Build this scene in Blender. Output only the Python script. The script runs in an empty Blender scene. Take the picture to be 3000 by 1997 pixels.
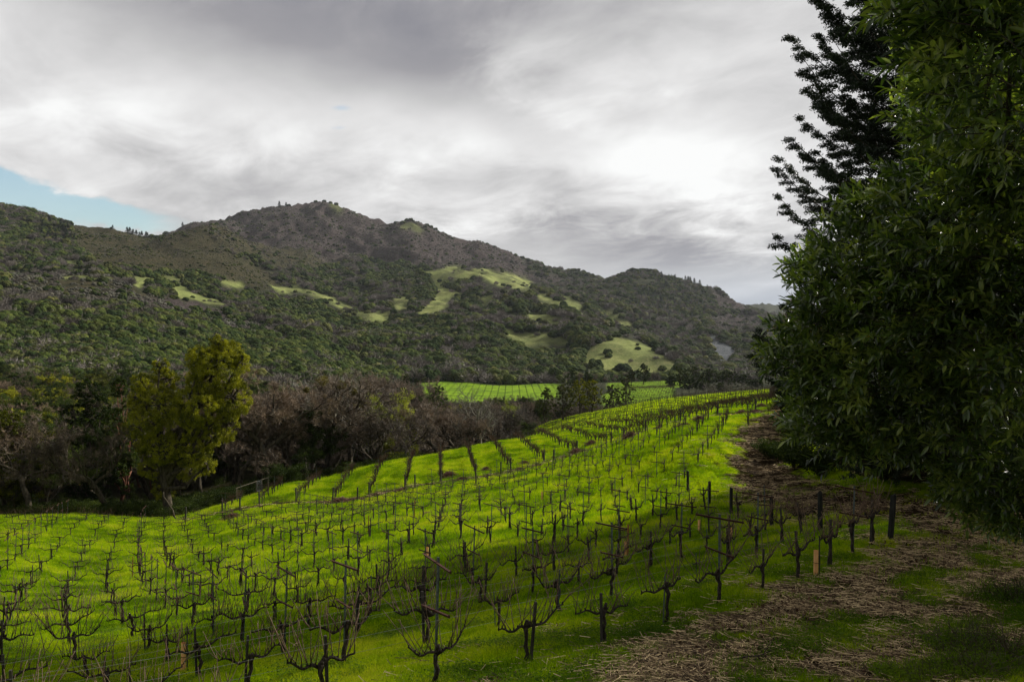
import bpy, math, random
import numpy as np
from mathutils import Vector, Matrix
rad = math.radians
scene = bpy.context.scene
F, HY = 2333.33, 998.5            # focal length and eye level in units of the 3000 px wide photograph

# ---------------------------------------------------------------- camera
cd = bpy.data.cameras.new("camera"); cam = bpy.data.objects.new("camera", cd)
scene.collection.objects.link(cam); scene.camera = cam
cd.lens = 28; cd.sensor_width = 36; cd.clip_start = 0.1; cd.clip_end = 30000
cam.location = (0, 0, 0); cam.rotation_euler = (rad(90), 0, 0)

# ---------------------------------------------------------------- sky, sun, exposure
SUN_AZ, SUN_EL = rad(58), rad(32)
scene.view_settings.view_transform = 'Standard'; scene.view_settings.look = 'None'
scene.view_settings.exposure = 0.6; scene.view_settings.gamma = 1.0
world = bpy.data.worlds.new("World"); scene.world = world; world.use_nodes = True
nt = world.node_tree; nt.nodes.clear()
def N(nt, typ, **kw):
    n = nt.nodes.new(typ)
    for k, v in kw.items(): setattr(n, k, v)
    return n
def mth(nt, op, a, b=None, c=None, clamp=False):
    n = nt.nodes.new('ShaderNodeMath'); n.operation = op; n.use_clamp = clamp
    for i, v in enumerate((a, b, c)):
        if v is None: continue
        if isinstance(v, (int, float)): n.inputs[i].default_value = v
        else: nt.links.new(v, n.inputs[i])
    return n.outputs[0]
def build_sky():
    L = nt.links.new
    tc = N(nt, 'ShaderNodeTexCoord'); sep = N(nt, 'ShaderNodeSeparateXYZ'); L(tc.outputs['Generated'], sep.inputs[0])
    x, y, z = sep.outputs
    az = mth(nt, 'ARCTAN2', x, y); el = mth(nt, 'ARCSINE', mth(nt, 'MINIMUM', z, 0.9999))
    def blob(a0, e0, wa, we, tilt=0.0, src=None):
        A = az if src is None else src[0]; E = el if src is None else src[1]
        da = mth(nt, 'SUBTRACT', A, a0); de = mth(nt, 'SUBTRACT', E, e0)
        de = mth(nt, 'MULTIPLY_ADD', da, -tilt, de)
        p = mth(nt, 'ADD', mth(nt, 'POWER', mth(nt, 'ABSOLUTE', mth(nt, 'DIVIDE', da, wa)), 2.0), mth(nt, 'POWER', mth(nt, 'ABSOLUTE', mth(nt, 'DIVIDE', de, we)), 2.0))
        return mth(nt, 'EXPONENT', mth(nt, 'MULTIPLY', p, -1.0))
    k = mth(nt, 'ADD', mth(nt, 'MAXIMUM', z, 0.0), 0.21)
    cx = mth(nt, 'DIVIDE', x, k); cy = mth(nt, 'DIVIDE', y, k)
    cmb = N(nt, 'ShaderNodeCombineXYZ'); L(cx, cmb.inputs[0]); L(mth(nt, 'MULTIPLY_ADD', cx, 0.25, cy), cmb.inputs[1])
    def noise(scale, detail, rough, off, dist=0.0):
        mp = N(nt, 'ShaderNodeMapping'); L(cmb.outputs[0], mp.inputs[0]); mp.inputs['Location'].default_value = off
        t = N(nt, 'ShaderNodeTexNoise'); t.inputs['Scale'].default_value = scale; t.inputs['Detail'].default_value = detail
        t.inputs['Roughness'].default_value = rough; t.inputs['Distortion'].default_value = dist
        L(mp.outputs[0], t.inputs['Vector']); return t.outputs[0]
    n1 = noise(0.95, 8, 0.52, (3.1, 7.7, 0), 0.25)
    n2 = noise(3.9, 7, 0.6, (11.3, 2.2, 0), 0.4)
    # direction warped by the clouds' own noise, so that the large masses have soft ragged edges
    azw = mth(nt, 'MULTIPLY_ADD', mth(nt, 'SUBTRACT', n1, 0.5), 0.40, az)
    elw = mth(nt, 'MULTIPLY_ADD', mth(nt, 'SUBTRACT', n2, 0.5), 0.10, el)
    W = (azw, elw)
    b = mth(nt, 'MULTIPLY_ADD', mth(nt, 'SUBTRACT', n1, 0.5), 1.5, 0.66)
    b = mth(nt, 'MULTIPLY_ADD', mth(nt, 'SUBTRACT', n2, 0.5), 0.80, b)
    for (a0, e0, wa, we, tl, amp) in (
            (0.22, 0.20, 0.12, 0.055, -0.1, 0.36), (0.10, 0.25, 0.3, 0.12, 0, 0.08), (-0.05, 0.215, 0.35, 0.05, 0, 0.10), (-0.36, 0.245, 0.2, 0.04, 0, .12),
            (-0.36, 0.37, 0.34, 0.060, -0.15, -0.34), (-0.05, 0.315, 0.22, 0.04, -0.35, -0.24), (0.02, 0.40, 0.5, 0.05, 0, -0.14),
            (0.24, 0.098, 0.22, 0.026, -0.05, -0.36), (0.30, 0.055, 0.2, 0.035, 0, -0.22), (0.06, 0.135, 0.16, 0.02, 0, -.18),
            (0.33, 0.35, 0.15, 0.10, 0, 0.05), (-0.02, 0.16, 0.3, 0.03, 0, 0.08)):
        b = mth(nt, 'MULTIPLY_ADD', blob(a0, e0, wa, we, tl, W), amp, b)
    cr = N(nt, 'ShaderNodeValToRGB'); L(b, cr.inputs[0]); e = cr.color_ramp
    e.elements[0].position = 0.0; e.elements[0].color = (0.255, 0.255, 0.285, 1)
    e.elements[1].position = 1.0; e.elements[1].color = (0.93, 0.935, 0.93, 1)
    for p, c in ((0.25, (0.33, 0.325, 0.345, 1)), (0.55, (0.53, 0.525, 0.53, 1)), (0.8, (0.74, 0.735, 0.735, 1))):
        q = e.elements.new(p); q.color = c
    # low clouds on the right are bluish
    lowmask = blob(0.32, 0.035, 0.25, 0.05)
    mx = N(nt, 'ShaderNodeMix', data_type='RGBA'); L(mth(nt, 'MULTIPLY', lowmask, 0.55), mx.inputs[0]); L(cr.outputs[0], mx.inputs[6]); mx.inputs[7].default_value = (0.40, 0.47, 0.58, 1)
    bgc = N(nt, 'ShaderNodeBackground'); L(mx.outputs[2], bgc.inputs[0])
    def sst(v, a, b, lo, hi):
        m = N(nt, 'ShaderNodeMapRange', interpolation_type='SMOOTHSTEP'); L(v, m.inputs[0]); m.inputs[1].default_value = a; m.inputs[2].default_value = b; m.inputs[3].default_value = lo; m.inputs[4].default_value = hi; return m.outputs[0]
    # sky dimmed behind the camera and below the horizon, to deepen the shade
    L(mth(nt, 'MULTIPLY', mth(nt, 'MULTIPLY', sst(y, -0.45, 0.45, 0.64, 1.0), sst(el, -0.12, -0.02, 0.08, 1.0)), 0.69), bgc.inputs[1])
    sky = N(nt, 'ShaderNodeTexSky', sky_type='NISHITA'); sky.sun_disc = False; sky.sun_elevation = SUN_EL; sky.sun_rotation = SUN_AZ
    sky.air_density = 1.6; sky.dust_density = 0.1; sky.ozone_density = 5.0
    bgs = N(nt, 'ShaderNodeBackground'); L(sky.outputs[0], bgs.inputs[0]); bgs.inputs[1].default_value = 0.095
    elw2 = mth(nt, 'MULTIPLY_ADD', mth(nt, 'SUBTRACT', n2, 0.5), 0.06, el)
    azw2 = mth(nt, 'MULTIPLY_ADD', mth(nt, 'SUBTRACT', n1, 0.5), 0.15, az)
    gap = blob(-0.56, 0.160, 0.16, 0.019, -0.20, (azw2, elw2))
    for (a0, e0, wa, we, am) in ((-0.205, 0.282, 0.022, 0.008, 0.8), (-0.205, 0.248, 0.02, 0.006, 0.7), (-0.30, 0.15, 0.1, 0.006, .5)):
        gap = mth(nt, 'MULTIPLY_ADD', blob(a0, e0, wa, we, 0, (azw2, elw2)), am * 0.5, gap)
    mr = N(nt, 'ShaderNodeMapRange', interpolation_type='SMOOTHSTEP'); L(gap, mr.inputs[0]); mr.inputs[1].default_value = 0.22; mr.inputs[2].default_value = 0.62
    mr.inputs[3].default_value = 0.0; mr.inputs[4].default_value = 0.88
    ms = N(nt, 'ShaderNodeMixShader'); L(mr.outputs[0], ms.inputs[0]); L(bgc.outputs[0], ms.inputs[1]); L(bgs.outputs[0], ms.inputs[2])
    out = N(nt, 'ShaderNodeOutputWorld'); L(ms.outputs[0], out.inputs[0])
build_sky()
sl = bpy.data.lights.new("sun", 'SUN'); so = bpy.data.objects.new("sun", sl); scene.collection.objects.link(so)
sl.energy = 4.6; sl.angle = rad(6); sl.color = (1.0, 0.95, 0.86)
sd = Vector((math.sin(SUN_AZ) * math.cos(SUN_EL), math.cos(SUN_AZ) * math.cos(SUN_EL), math.sin(SUN_EL)))
so.rotation_euler = sd.to_track_quat('Z', 'Y').to_euler(); so.location = sd * 200

# ---------------------------------------------------------------- helpers
col = scene.collection
def tag(o, label=None, cat=None, group=None, kind=None):
    if label: o['label'] = label
    if cat: o['category'] = cat
    if group: o['group'] = group
    if kind: o['kind'] = kind
    return o
def new_obj(name, data, parent=None, link=True):
    o = bpy.data.objects.new(name, data)
    if link: col.objects.link(o)
    if parent is not None: o.parent = parent
    return o
def empty(name, loc, rz=0.0, label=None, cat=None, group=None):
    o = new_obj(name, None); o.location = loc; o.rotation_euler = (0, 0, rz); o.empty_display_size = 0.2
    return tag(o, label, cat, group)
def mesh_np(name, V, Q=None, T=None, mats=(), smooth=False, fmat=None):
    V = np.asarray(V, dtype=np.float32).reshape(-1, 3)
    nq = 0 if Q is None else len(Q); ntr = 0 if T is None else len(T)
    me = bpy.data.meshes.new(name)
    me.vertices.add(len(V)); me.vertices.foreach_set('co', V.ravel())
    loops = []
    if nq: loops.append(np.asarray(Q, dtype=np.int32).ravel())
    if ntr: loops.append(np.asarray(T, dtype=np.int32).ravel())
    lv = np.concatenate(loops)
    me.loops.add(len(lv)); me.loops.foreach_set('vertex_index', lv)
    st = np.concatenate([np.arange(nq) * 4, nq * 4 + np.arange(ntr) * 3]).astype(np.int32)
    me.polygons.add(nq + ntr); me.polygons.foreach_set('loop_start', st)
    me.polygons.foreach_set('use_smooth', np.full(nq + ntr, bool(smooth)))
    for m in mats: me.materials.append(m)
    if fmat is not None: me.polygons.foreach_set('material_index', np.asarray(fmat, dtype=np.int32))
    me.update(calc_edges=True); return me
def fattr(me, name, arr):
    a = me.attributes.new(name, 'FLOAT', 'POINT'); a.data.foreach_set('value', np.asarray(arr, dtype=np.float32).ravel())
class MB:
    """collects tubes, boxes and leaf faces of ONE part"""
    def __init__(s): s.v = []; s.q = []; s.t = []; s.n = 0
    def add(s, V, Q=None, T=None):
        V = np.asarray(V, dtype=np.float64).reshape(-1, 3)
        if Q is not None and len(Q): s.q.append(np.asarray(Q) + s.n)
        if T is not None and len(T): s.t.append(np.asarray(T) + s.n)
        s.v.append(V); s.n += len(V)
    def tube(s, P, R, sides=5, cap=True):
        P = np.asarray(P, dtype=float); R = np.broadcast_to(np.asarray(R, dtype=float), (len(P),))
        d = np.gradient(P, axis=0); d /= np.linalg.norm(d, axis=1)[:, None] + 1e-9
        m = P[-1] - P[0]; ref = np.eye(3)[np.argmin(np.abs(m))]
        u = np.cross(d, ref); u /= np.linalg.norm(u, axis=1)[:, None] + 1e-9; w = np.cross(d, u)
        a = np.arange(sides) * 2 * math.pi / sides
        V = P[:, None, :] + R[:, None, None] * (np.cos(a)[None, :, None] * u[:, None, :] + np.sin(a)[None, :, None] * w[:, None, :])
        n = len(P); i = np.arange(n - 1)[:, None] * sides; j = np.arange(sides)[None, :]; j2 = (j + 1) % sides
        Q = np.stack([i + j, i + j2, i + sides + j2, i + sides + j], -1).reshape(-1, 4)
        V = V.reshape(-1, 3); T = []
        if cap:
            V = np.vstack([V, P[0], P[-1]]); k = n * sides
            T = [(j_, k, (j_ + 1) % sides) for j_ in range(sides)] + [((n - 1) * sides + (j_ + 1) % sides, k + 1, (n - 1) * sides + j_) for j_ in range(sides)]
        s.add(V, Q, T)
    def box(s, c, h, rot=None):
        V = np.array([(x, y, z) for x in (-1, 1) for y in (-1, 1) for z in (-1, 1)], float) * np.array(h)
        if rot is not None: V = V @ np.array(rot).T
        s.add(V + np.array(c), [(0, 1, 3, 2), (4, 6, 7, 5), (0, 4, 5, 1), (2, 3, 7, 6), (0, 2, 6, 4), (1, 5, 7, 3)])
    def mesh(s, name, mats, smooth=False):
        if not isinstance(mats, (list, tuple)): mats = [mats]
        return mesh_np(name, np.vstack(s.v), np.vstack(s.q) if s.q else None, np.vstack(s.t) if s.t else None, mats, smooth)
def rotz(a):
    c, s = math.cos(a), math.sin(a); return np.array([(c, -s, 0), (s, c, 0), (0, 0, 1)])
def perlin(x, y, seed=0):
    r = np.random.RandomState(seed); p = r.permutation(256); p = np.concatenate([p, p]); ga = r.rand(256) * 2 * np.pi
    gx, gy = np.cos(ga), np.sin(ga)
    xi = np.floor(x).astype(int); yi = np.floor(y).astype(int); xf = x - xi; yf = y - yi
    xi &= 255; yi &= 255; u = xf ** 3 * (xf * (xf * 6 - 15) + 10); v = yf ** 3 * (yf * (yf * 6 - 15) + 10)
    def g(ix, iy, fx, fy):
        h = p[p[ix & 255] + (iy & 255)]; return gx[h] * fx + gy[h] * fy
    a = g(xi, yi, xf, yf); b = g(xi + 1, yi, xf - 1, yf); c = g(xi, yi + 1, xf, yf - 1); d = g(xi + 1, yi + 1, xf - 1, yf - 1)
    return (a + u * (b - a)) * (1 - v) + (c + u * (d - c)) * v
def fbm(x, y, oct=4, seed=0, gain=0.5):
    s = 0; a = 1.0
    for i in range(oct): s = s + a * perlin(x * 2 ** i, y * 2 ** i, seed + i); a *= gain
    return s
def sstep(x, a, b):
    t = np.clip((x - a) / (b - a), 0, 1); return t * t * (3 - 2 * t)
def inpoly(px, py, poly):
    poly = np.asarray(poly, float); r = np.zeros(np.shape(px), bool); n = len(poly)
    for i in range(n):
        x1, y1 = poly[i]; x2, y2 = poly[(i + 1) % n]
        if y1 == y2: continue
        c = ((y1 > py) != (y2 > py)) & (px < (x2 - x1) * (py - y1) / (y2 - y1) + x1); r ^= c
    return r
def seg_dist(X, Y, line):
    best = np.full(np.shape(X), 1e9)
    for (x1, y1), (x2, y2) in zip(line[:-1], line[1:]):
        dx, dy = x2 - x1, y2 - y1; t = np.clip(((X - x1) * dx + (Y - y1) * dy) / (dx * dx + dy * dy), 0, 1)
        best = np.minimum(best, np.hypot(X - x1 - t * dx, Y - y1 - t * dy))
    return best
def ordinal(n):
    w = ['zeroth', 'first', 'second', 'third', 'fourth', 'fifth', 'sixth', 'seventh', 'eighth', 'ninth', 'tenth', 'eleventh', 'twelfth', 'thirteenth', 'fourteenth', 'fifteenth',
         'sixteenth', 'seventeenth', 'eighteenth', 'nineteenth', 'twentieth']
    if n <= 20: return w[n]
    t = {2: 'twenty', 3: 'thirty', 4: 'forty', 5: 'fifty', 6: 'sixty', 7: 'seventy'}[n // 10]
    return (t[:-1] + 'ieth') if n % 10 == 0 else t + '-' + w[n % 10]
# ---------------------------------------------------------------- terrain: survey points (azimuth column, elevation row, distance)
SURV = [
 # under the camera and the near bank
 (-900,6,-4.2),(300,6,-4.0),(1500,6,-3.7),(2500,6,-3.4),(3600,6,-3.0),(-900,3,-2.6),(1500,3,-2.3),(3600,3,-2.0)]
SURV = [(a, HY - F * z / y, y) for (a, y, z) in SURV] + [
 # first vineyard block
 (1275,2010,12.35),(2150,1772,16.6),(2548,1622,22),(2610,1582,23.7),(844,2000,14.3),(1726,1771,19.4),(1403,1764,22),(1904,1644,28.4),(1153,1773,24),
 (2402,1562,27.4),(2258,1544,35),(2158,1510,40),(2076,1481,44),(2017,1441,51.6),(2400,1997,11.7),(3000,1990,11.5),(3700,1900,12),(3000,1760,16.5),(3000,1570,24),(3600,1560,20),
 (60,1895,24),(185,1945,21.7),(-50,1997,19),(-700,2050,20),(438,1740,39.5),(272,1693,50),(44,1595,59),(534,1603,63),(606,1623,56),(-600,1660,50),
 (1233,1450,77),(1806,1428,60),(1488,1430,69),(2103,1307,63),(2245,1233,80),(1867,1337,68),(900,1548,60),(1200,1600,42),(1500,1590,38),(900,1700,36),
 # road and right bank
 (2250,1400,57),(2290,1450,45),(2450,1490,36),(2700,1510,30),(2850,1560,25),(2800,1700,18.5),(2550,1850,14.5),(2550,1400,44),(2700,1310,50),(3000,1340,38),(3000,1150,60),(3700,1200,40),(2700,1130,80),(2450,1190,75),
 # straw path and crest of the second block
 (983,1464,88),(1091,1450,87),(1196,1426,88),(1303,1405,90),(1405,1386,92),(1505,1380,88),(1613,1346,92),(1713,1312,97),(1817,1285,98),(1900,1262,92),(2000,1235,93),(2100,1212,93),(2300,1192,90),
 (500,1525,86),(700,1465,95),(840,1415,104),(1051,1375,112),(1144,1352,117),(1225,1341,121),(1303,1330,128),(1383,1314,135),(1460,1300,142),
 (0,1512,86),(250,1510,86),(-600,1512,86),(0,1530,110),(500,1505,115),(800,1445,125),(1000,1425,135),(1200,1400,150),(1350,1390,165),
 (1528,1287,127),(1503,1300,143),(1600,1274,134),(1558,1281,156),(1580,1245,230),(1700,1216,240),(1900,1180,250),(2100,1156,260),(2270,1140,270),
 (1800,1240,140),(2000,1208,140),(2000,1180,190),(1750,1230,180),(2250,1160,180),(2500,1150,150),(2900,1130,150),(2500,1120,270),(3300,1120,200),
 # creek
 (1480,1330,180),(1700,1260,290),(1900,1215,300),(2150,1175,310),(1450,1300,260),(1250,1380,220),(1000,1400,200),(1000,1290,270),(700,1400,160),(500,1440,150),(200,1440,150),(-100,1440,150),(-700,1440,150),
 # far blocks
 (1300,1215,340),(1240,1172,430),(1240,1118,560),(1400,1170,440),(1400,1122,560),(1600,1165,430),(1600,1125,550),(1560,1200,320),(1000,1240,330),
 (1800,1185,345),(1800,1142,400),(1950,1160,345),(1960,1136,400),(1870,1150,365),(1900,1140,450),(1980,1117,520),(1800,1122,520),(2150,1140,420),(2150,1115,560),(2400,1100,500),
 # left hill: foot, brown spur, bowl, round hill
 (-700,1250,250),(-700,1080,400),(-700,920,550),(-700,780,680),(-700,640,1300),(-700,600,1600),(-700,700,2600),
 (0,1250,250),(0,1080,400),(0,920,550),(0,804,690),(0,810,800),(0,740,1000),(0,665,1300),(0,616,1500),(0,700,2400),
 (120,632,1500),(190,658,1500),(180,812,740),
 (300,1250,250),(300,1095,400),(300,940,560),(300,806,720),(300,812,820),(300,760,1000),(300,700,1250),(300,667,1450),(300,760,2400),
 (500,1250,250),(500,1110,410),(500,985,560),(520,878,720),(520,868,800),(520,820,930),(500,730,1180),(500,662,1480),(520,720,2000),
 (600,655,1500),(400,664,1480),
 (700,1230,300),(700,1100,450),(700,1010,600),(700,935,760),(700,890,900),(700,800,1120),(690,705,1350),(740,790,1300),
 (560,668,2100),(680,640,2250),(700,720,2000),(760,620,2350),(850,608,2400),(920,603,2400),(700,760,3200),
 (900,1250,300),(900,1120,460),(900,1030,600),(900,950,850),(900,870,1150),(900,760,1600),(880,680,2000),
 (990,1150,440),(1000,1080,600),(1000,990,800),(1000,920,1050),(1000,860,1350),(1000,780,1700),(1000,690,2050),(990,597,2400),(990,720,3300),
 (1040,612,2400),(1080,636,2380),(1140,660,2350),(1190,651,2250),(1230,662,2250),(1290,686,2300),(1370,706,2350),(1440,723,2350),(1500,749,2350),(1560,776,2300),(1620,792,2300),
 (1190,720,1950),(1100,740,1950),(1300,770,1900),(1450,785,1850),(1250,820,3300),(1500,850,3300),
 (1200,1080,650),(1200,1000,820),(1200,920,1020),(1250,850,1300),(1250,797,1500),(1330,797,1500),(1400,803,1480),(1480,817,1440),(1540,836,1420),
 (1400,1085,660),(1400,1010,820),(1400,930,1000),(1400,870,1200),(1560,850,1600),(1640,852,1800),
 (1560,1105,660),(1600,1030,780),(1600,950,950),(1600,893,1120),(1620,870,1250),(1700,905,1050),(1750,935,1000),
 (1750,1100,680),(1750,1040,760),(1800,963,920),(1850,1000,860),(1900,1030,800),(1980,1066,740),(1900,1095,680),(2020,1105,700),
 (1760,930,1250),(1900,1010,1150),(1750,860,1650),(1900,920,1500),(2000,980,1300),
 (1700,800,2250),(1760,818,2200),(1790,824,2100),(1830,805,2050),(1870,797,2050),(1930,810,2050),(2000,832,2050),(2080,849,2050),(2140,873,2050),(2190,901,2050),
 (1850,850,1800),(2000,890,1700),(2100,930,1600),(2100,985,1250),(2080,1085,950),(2190,1000,1250),(2200,1090,900),(2190,940,1700),(1850,900,3300),(2150,960,3300),
 (2240,896,4300),(2300,908,4300),(2250,925,2100),(2150,915,4300),(2500,960,4300),(2700,940,2100),(3600,900,2100),(2700,1000,1200),(3600,1000,1200),(2600,1080,700),(3500,1050,700),(3000,1110,350),
 (0,850,4500),(1000,850,4500),(1500,900,4500),(3000,960,4500),(0,980,6200),(1500,985,6200),(3000,985,6200),(-900,980,6200),(4200,985,6200)]
A0, A1, NC = -1000.0, 4300.0, 1060
Y0, Y1, NR = 3.0, 6200.0, 1040
LY0, LY1 = math.log(Y0), math.log(Y1)
def feat(a, y): return np.stack([np.asarray(a, float) / 260.0, np.log(np.asarray(y, float)) * 3.4], -1)
def tps_fit(P, f, lam):
    n = len(P); d2 = ((P[:, None] - P[None]) ** 2).sum(-1); K = 0.5 * d2 * np.log(d2 + 1e-12) + lam * np.eye(n)
    M = np.zeros((n + 3, n + 3)); M[:n, :n] = K; M[:n, n] = 1; M[:n, n + 1:] = P; M[n, :n] = 1; M[n + 1:, :n] = P.T
    return np.linalg.solve(M, np.concatenate([f, np.zeros(3)]))
_S = np.array(SURV, float); _P = feat(_S[:, 0], _S[:, 2])
# the surface near the camera is steep in slope terms: fit (row - reference) with reference = a plane 5..6 m below
def zref(y): return 998.5 + F * 4.6 / (y + 1.5)
_W = tps_fit(_P, _S[:, 1] - zref(_S[:, 2]), 0.004)
def tps_eval(P):
    out = np.zeros(len(P)); n = len(_P)
    for i in range(0, len(P), 20000):
        d2 = ((P[i:i + 20000, None] - _P[None]) ** 2).sum(-1)
        out[i:i + 20000] = (0.5 * d2 * np.log(d2 + 1e-12)) @ _W[:n]
    return out + _W[n] + P @ _W[n + 1:]
AC = np.linspace(A0, A1, NC); LR = np.linspace(LY0, LY1, NR); YR = np.exp(LR)
# evaluate on a coarser grid and upsample smoothly
ca = np.linspace(A0, A1, 266); cl = np.linspace(LY0, LY1, 261)
GA, GL = np.meshgrid(ca, cl)
G = (tps_eval(np.stack([GA.ravel() / 260.0, GL.ravel() * 3.4], -1)) + zref(np.exp(GL.ravel()))).reshape(GL.shape)
def bil(Gd, xs, ys, x, y):
    fx = np.clip((x - xs[0]) / (xs[1] - xs[0]), 0, len(xs) - 1.001); fy = np.clip((y - ys[0]) / (ys[1] - ys[0]), 0, len(ys) - 1.001)
    ix = fx.astype(int); iy = fy.astype(int); tx = fx - ix; ty = fy - iy
    return (Gd[iy, ix] * (1 - tx) + Gd[iy, ix + 1] * tx) * (1 - ty) + (Gd[iy + 1, ix] * (1 - tx) + Gd[iy + 1, ix + 1] * tx) * ty
def resample(Gd, xs, ys, xo, yo):       # cubic (Catmull-Rom) along both axes
    def ax(M, s, o):
        f = np.clip((o - s[0]) / (s[1] - s[0]), 0, len(s) - 1.0001); i = f.astype(int); t = (f - i)[:, None]
        g = lambda k: M[np.clip(i + k, 0, len(s) - 1)]
        a, b, c, d = g(-1), g(0), g(1), g(2)
        return b + 0.5 * t * (c - a + t * (2 * a - 5 * b + 4 * c - d + t * (3 * (b - c) + d - a)))
    return ax(ax(Gd, ys, yo).T, xs, xo).T
ROW = resample(G, ca, cl, AC, LR)
AA, YY = np.meshgrid(AC, YR)
XX = (AA - 1500.0) / F * YY
ZZ = -(ROW - HY) / F * YY
far = sstep(YY, 330, 900)
# gullies and ribs on the hills, unevenness of the mown ground near by
rid = 1 - np.abs(fbm(XX / 250 + 0.35 * YY / 250, YY / 420, 4, 11)) * 2.2
rid2 = 1 - np.abs(fbm(XX / 90, YY / 110, 4, 21)) * 2.0
ZZ = ZZ + far * (rid * 0.0125 + rid2 * 0.0042 - 0.012) * YY
ZZ = ZZ + (1 - sstep(YY, 250, 420)) * (0.05 * fbm(XX / 1.3, YY / 1.3, 3, 31) * (1 - sstep(YY, 60, 130)) + 0.13 * fbm(XX / 6, YY / 6, 2, 41) * sstep(YY, 14, 40))
ROWF = HY - F * ZZ / YY
ZZ[0, :] -= 0.0
def gz(x, y):
    x = np.asarray(x, float); y = np.maximum(np.asarray(y, float), Y0 * 1.001)
    return bil(ZZ, AC, LR, np.clip(1500 + F * x / y, A0, A1 - 1), np.log(y))
def ray(px, py, ymin=8.0, ymax=5000.0):
    """first visible ground point of a picture column / row"""
    ys = np.exp(np.linspace(math.log(ymin), math.log(ymax), 1500)); rows = bil(ROWF, AC, LR, np.full(1500, float(px)), np.log(ys))
    i = np.nonzero(rows <= py)[0]
    if len(i) == 0: i = [1499]
    y = ys[i[0]]; x = (px - 1500) / F * y
    return x, y, float(gz(x, y))
HOR = np.minimum.accumulate(ROWF, axis=0)       # horizon line seen so far going outward
def visible(x, y, h, tol=14):
    a = np.clip(1500 + F * x / y, A0, A1 - 1); top = HY - F * (gz(x, y) + h) / y
    return top < bil(HOR, AC, LR, a, np.log(y) - 0.01) + tol

# ---------------------------------------------------------------- land cover
ROAD = [(1.0, 7.5), (4.1, 12), (6.6, 14.8), (10.0, 18.5), (13.6, 22.5), (15.6, 26.5), (16.0, 31), (15.2, 37), (15.6, 45), (18.0, 57), (21.6, 69), (25.8, 79), (31, 88), (40, 100)]
PATH = [(-33, 84.8), (-19.5, 86), (-7.6, 87.5), (0.2, 88), (8.9, 91), (20, 91), (29, 89), (40, 92)]
def c8(L): return [(1100 + x / 1.963, 650 + y / 1.963) for x, y in L]
def c7(L): return [(x / 1.963, 550 + y / 1.963) for x, y in L]
MEADOW = [c8(L) for L in (
 [(270,292),(480,262),(530,290),(600,270),(700,295),(850,330),(895,350),(880,400),(800,395),(760,385),(690,365),(640,350),(600,335),(520,330),(440,338),(390,345),(400,370),(520,415),(540,430),(450,430),(440,470),(380,500),(330,520),(230,535),(260,500),(330,440),(345,380),(330,310)],
 [(920,400),(1050,455),(1080,480),(1000,470),(940,445)],[(1050,420),(1130,440),(1205,465),(1180,495),(1110,480)],[(600,435),(690,425),(670,470),(600,485)],
 [(740,478),(810,510),(800,530),(750,505)],[(870,515),(960,530),(1055,555),(1055,582),(960,578),(900,560)],
 [(725,615),(830,640),(940,630),(1000,650),(1090,665),(1140,690),(1000,700),(900,700),(870,720),(800,680)],
 [(1235,715),(1300,700),(1365,668),(1440,690),(1545,700),(1620,750),(1725,805),(1745,830),(1690,870),(1500,880),(1330,845),(1200,820),(1210,760)],
 [(1290,505),(1400,555),(1520,615),(1470,625),(1340,565)],[(0,518),(70,515),(95,555),(60,575),(0,572)],[(120,470),(170,450),(200,480),(150,500)],[(1100,430),(1190,455),(1190,480),(1130,470)])] + [c7(L) for L in (
 [(755,515),(830,512),(900,520),(990,512),(1040,525),(1060,570),(1100,610),(1200,630),(1290,660),(1290,672),(1150,655),(1030,630),(940,600),(990,590),(1000,565),(940,530),(860,545),(820,575),(760,550)],
 [(1240,530),(1380,545),(1410,575),(1280,555)],[(1590,585),(1700,582),(1820,610),(1950,650),(2060,690),(2150,720),(2245,765),(2100,745),(2000,702),(1900,672),(1780,622),(1650,612)],
 [(950,828),(1120,845),(1130,870),(1040,882)],[(360,508),(620,516),(610,528),(380,522)],[(2040,915),(2095,930),(2110,995),(2040,970)],[(1850,808),(1960,812),(1940,830),(1860,825)],
 [(360,412),(470,428),(460,440),(380,430)],[(770,900),(860,870),(880,930),(780,950)],[(1500,990),(1700,1000),(1800,1030),(1600,1040)],[(2250,640),(2356,640),(2356,690),(2290,700)],[(1570,815),(1640,820),(1630,850),(1590,845)])]
CHAP = [[(540,650),(760,600),(990,580),(1200,635),(1540,750),(1470,783),(1385,790),(1250,779),(1120,768),(1040,750),(917,792),(764,767),(611,712)],
 [(200,660),(560,640),(640,720),(760,790),(860,850),(740,850),(600,805),(450,795),(330,785),(240,740)],
 [(0,785),(300,800),(400,845),(560,890),(700,935),(900,990),(800,1000),(600,955),(400,910),(200,875),(0,870)],
 c8([(1880,350),(2000,400),(2170,495),(2100,540),(1950,470)]), c8([(500,250),(800,200),(900,290),(1100,330),(1000,370),(800,330),(650,280)]), c8([(1950,520),(2200,540),(2250,620),(2050,640),(1900,590)])]
SCAR = c8([(1890,658),(1950,655),(2010,690),(2060,730),(2065,770),(2030,830),(1975,800),(1915,740)])
CLIFF = [(1104,985),(1130,974),(1165,985),(1184,1010),(1190,1030),(1150,1015),(1110,1000)]
TIP = [(960,600),(990,590),(1010,615),(1000,625),(975,622)]; TIP2 = [(1175,655),(1210,652),(1245,672),(1230,685),(1200,668),(1170,675)]
for _i, _p in enumerate(MEADOW):
    _q = np.array(_p); _c = _q.mean(0); _k = 1.10 if len(_q) > 12 else 1.28; MEADOW[_i] = [tuple(v) for v in (_c + (_q - _c) * np.array([1.04 if len(_q) > 12 else 1.15, _k]))]
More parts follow.
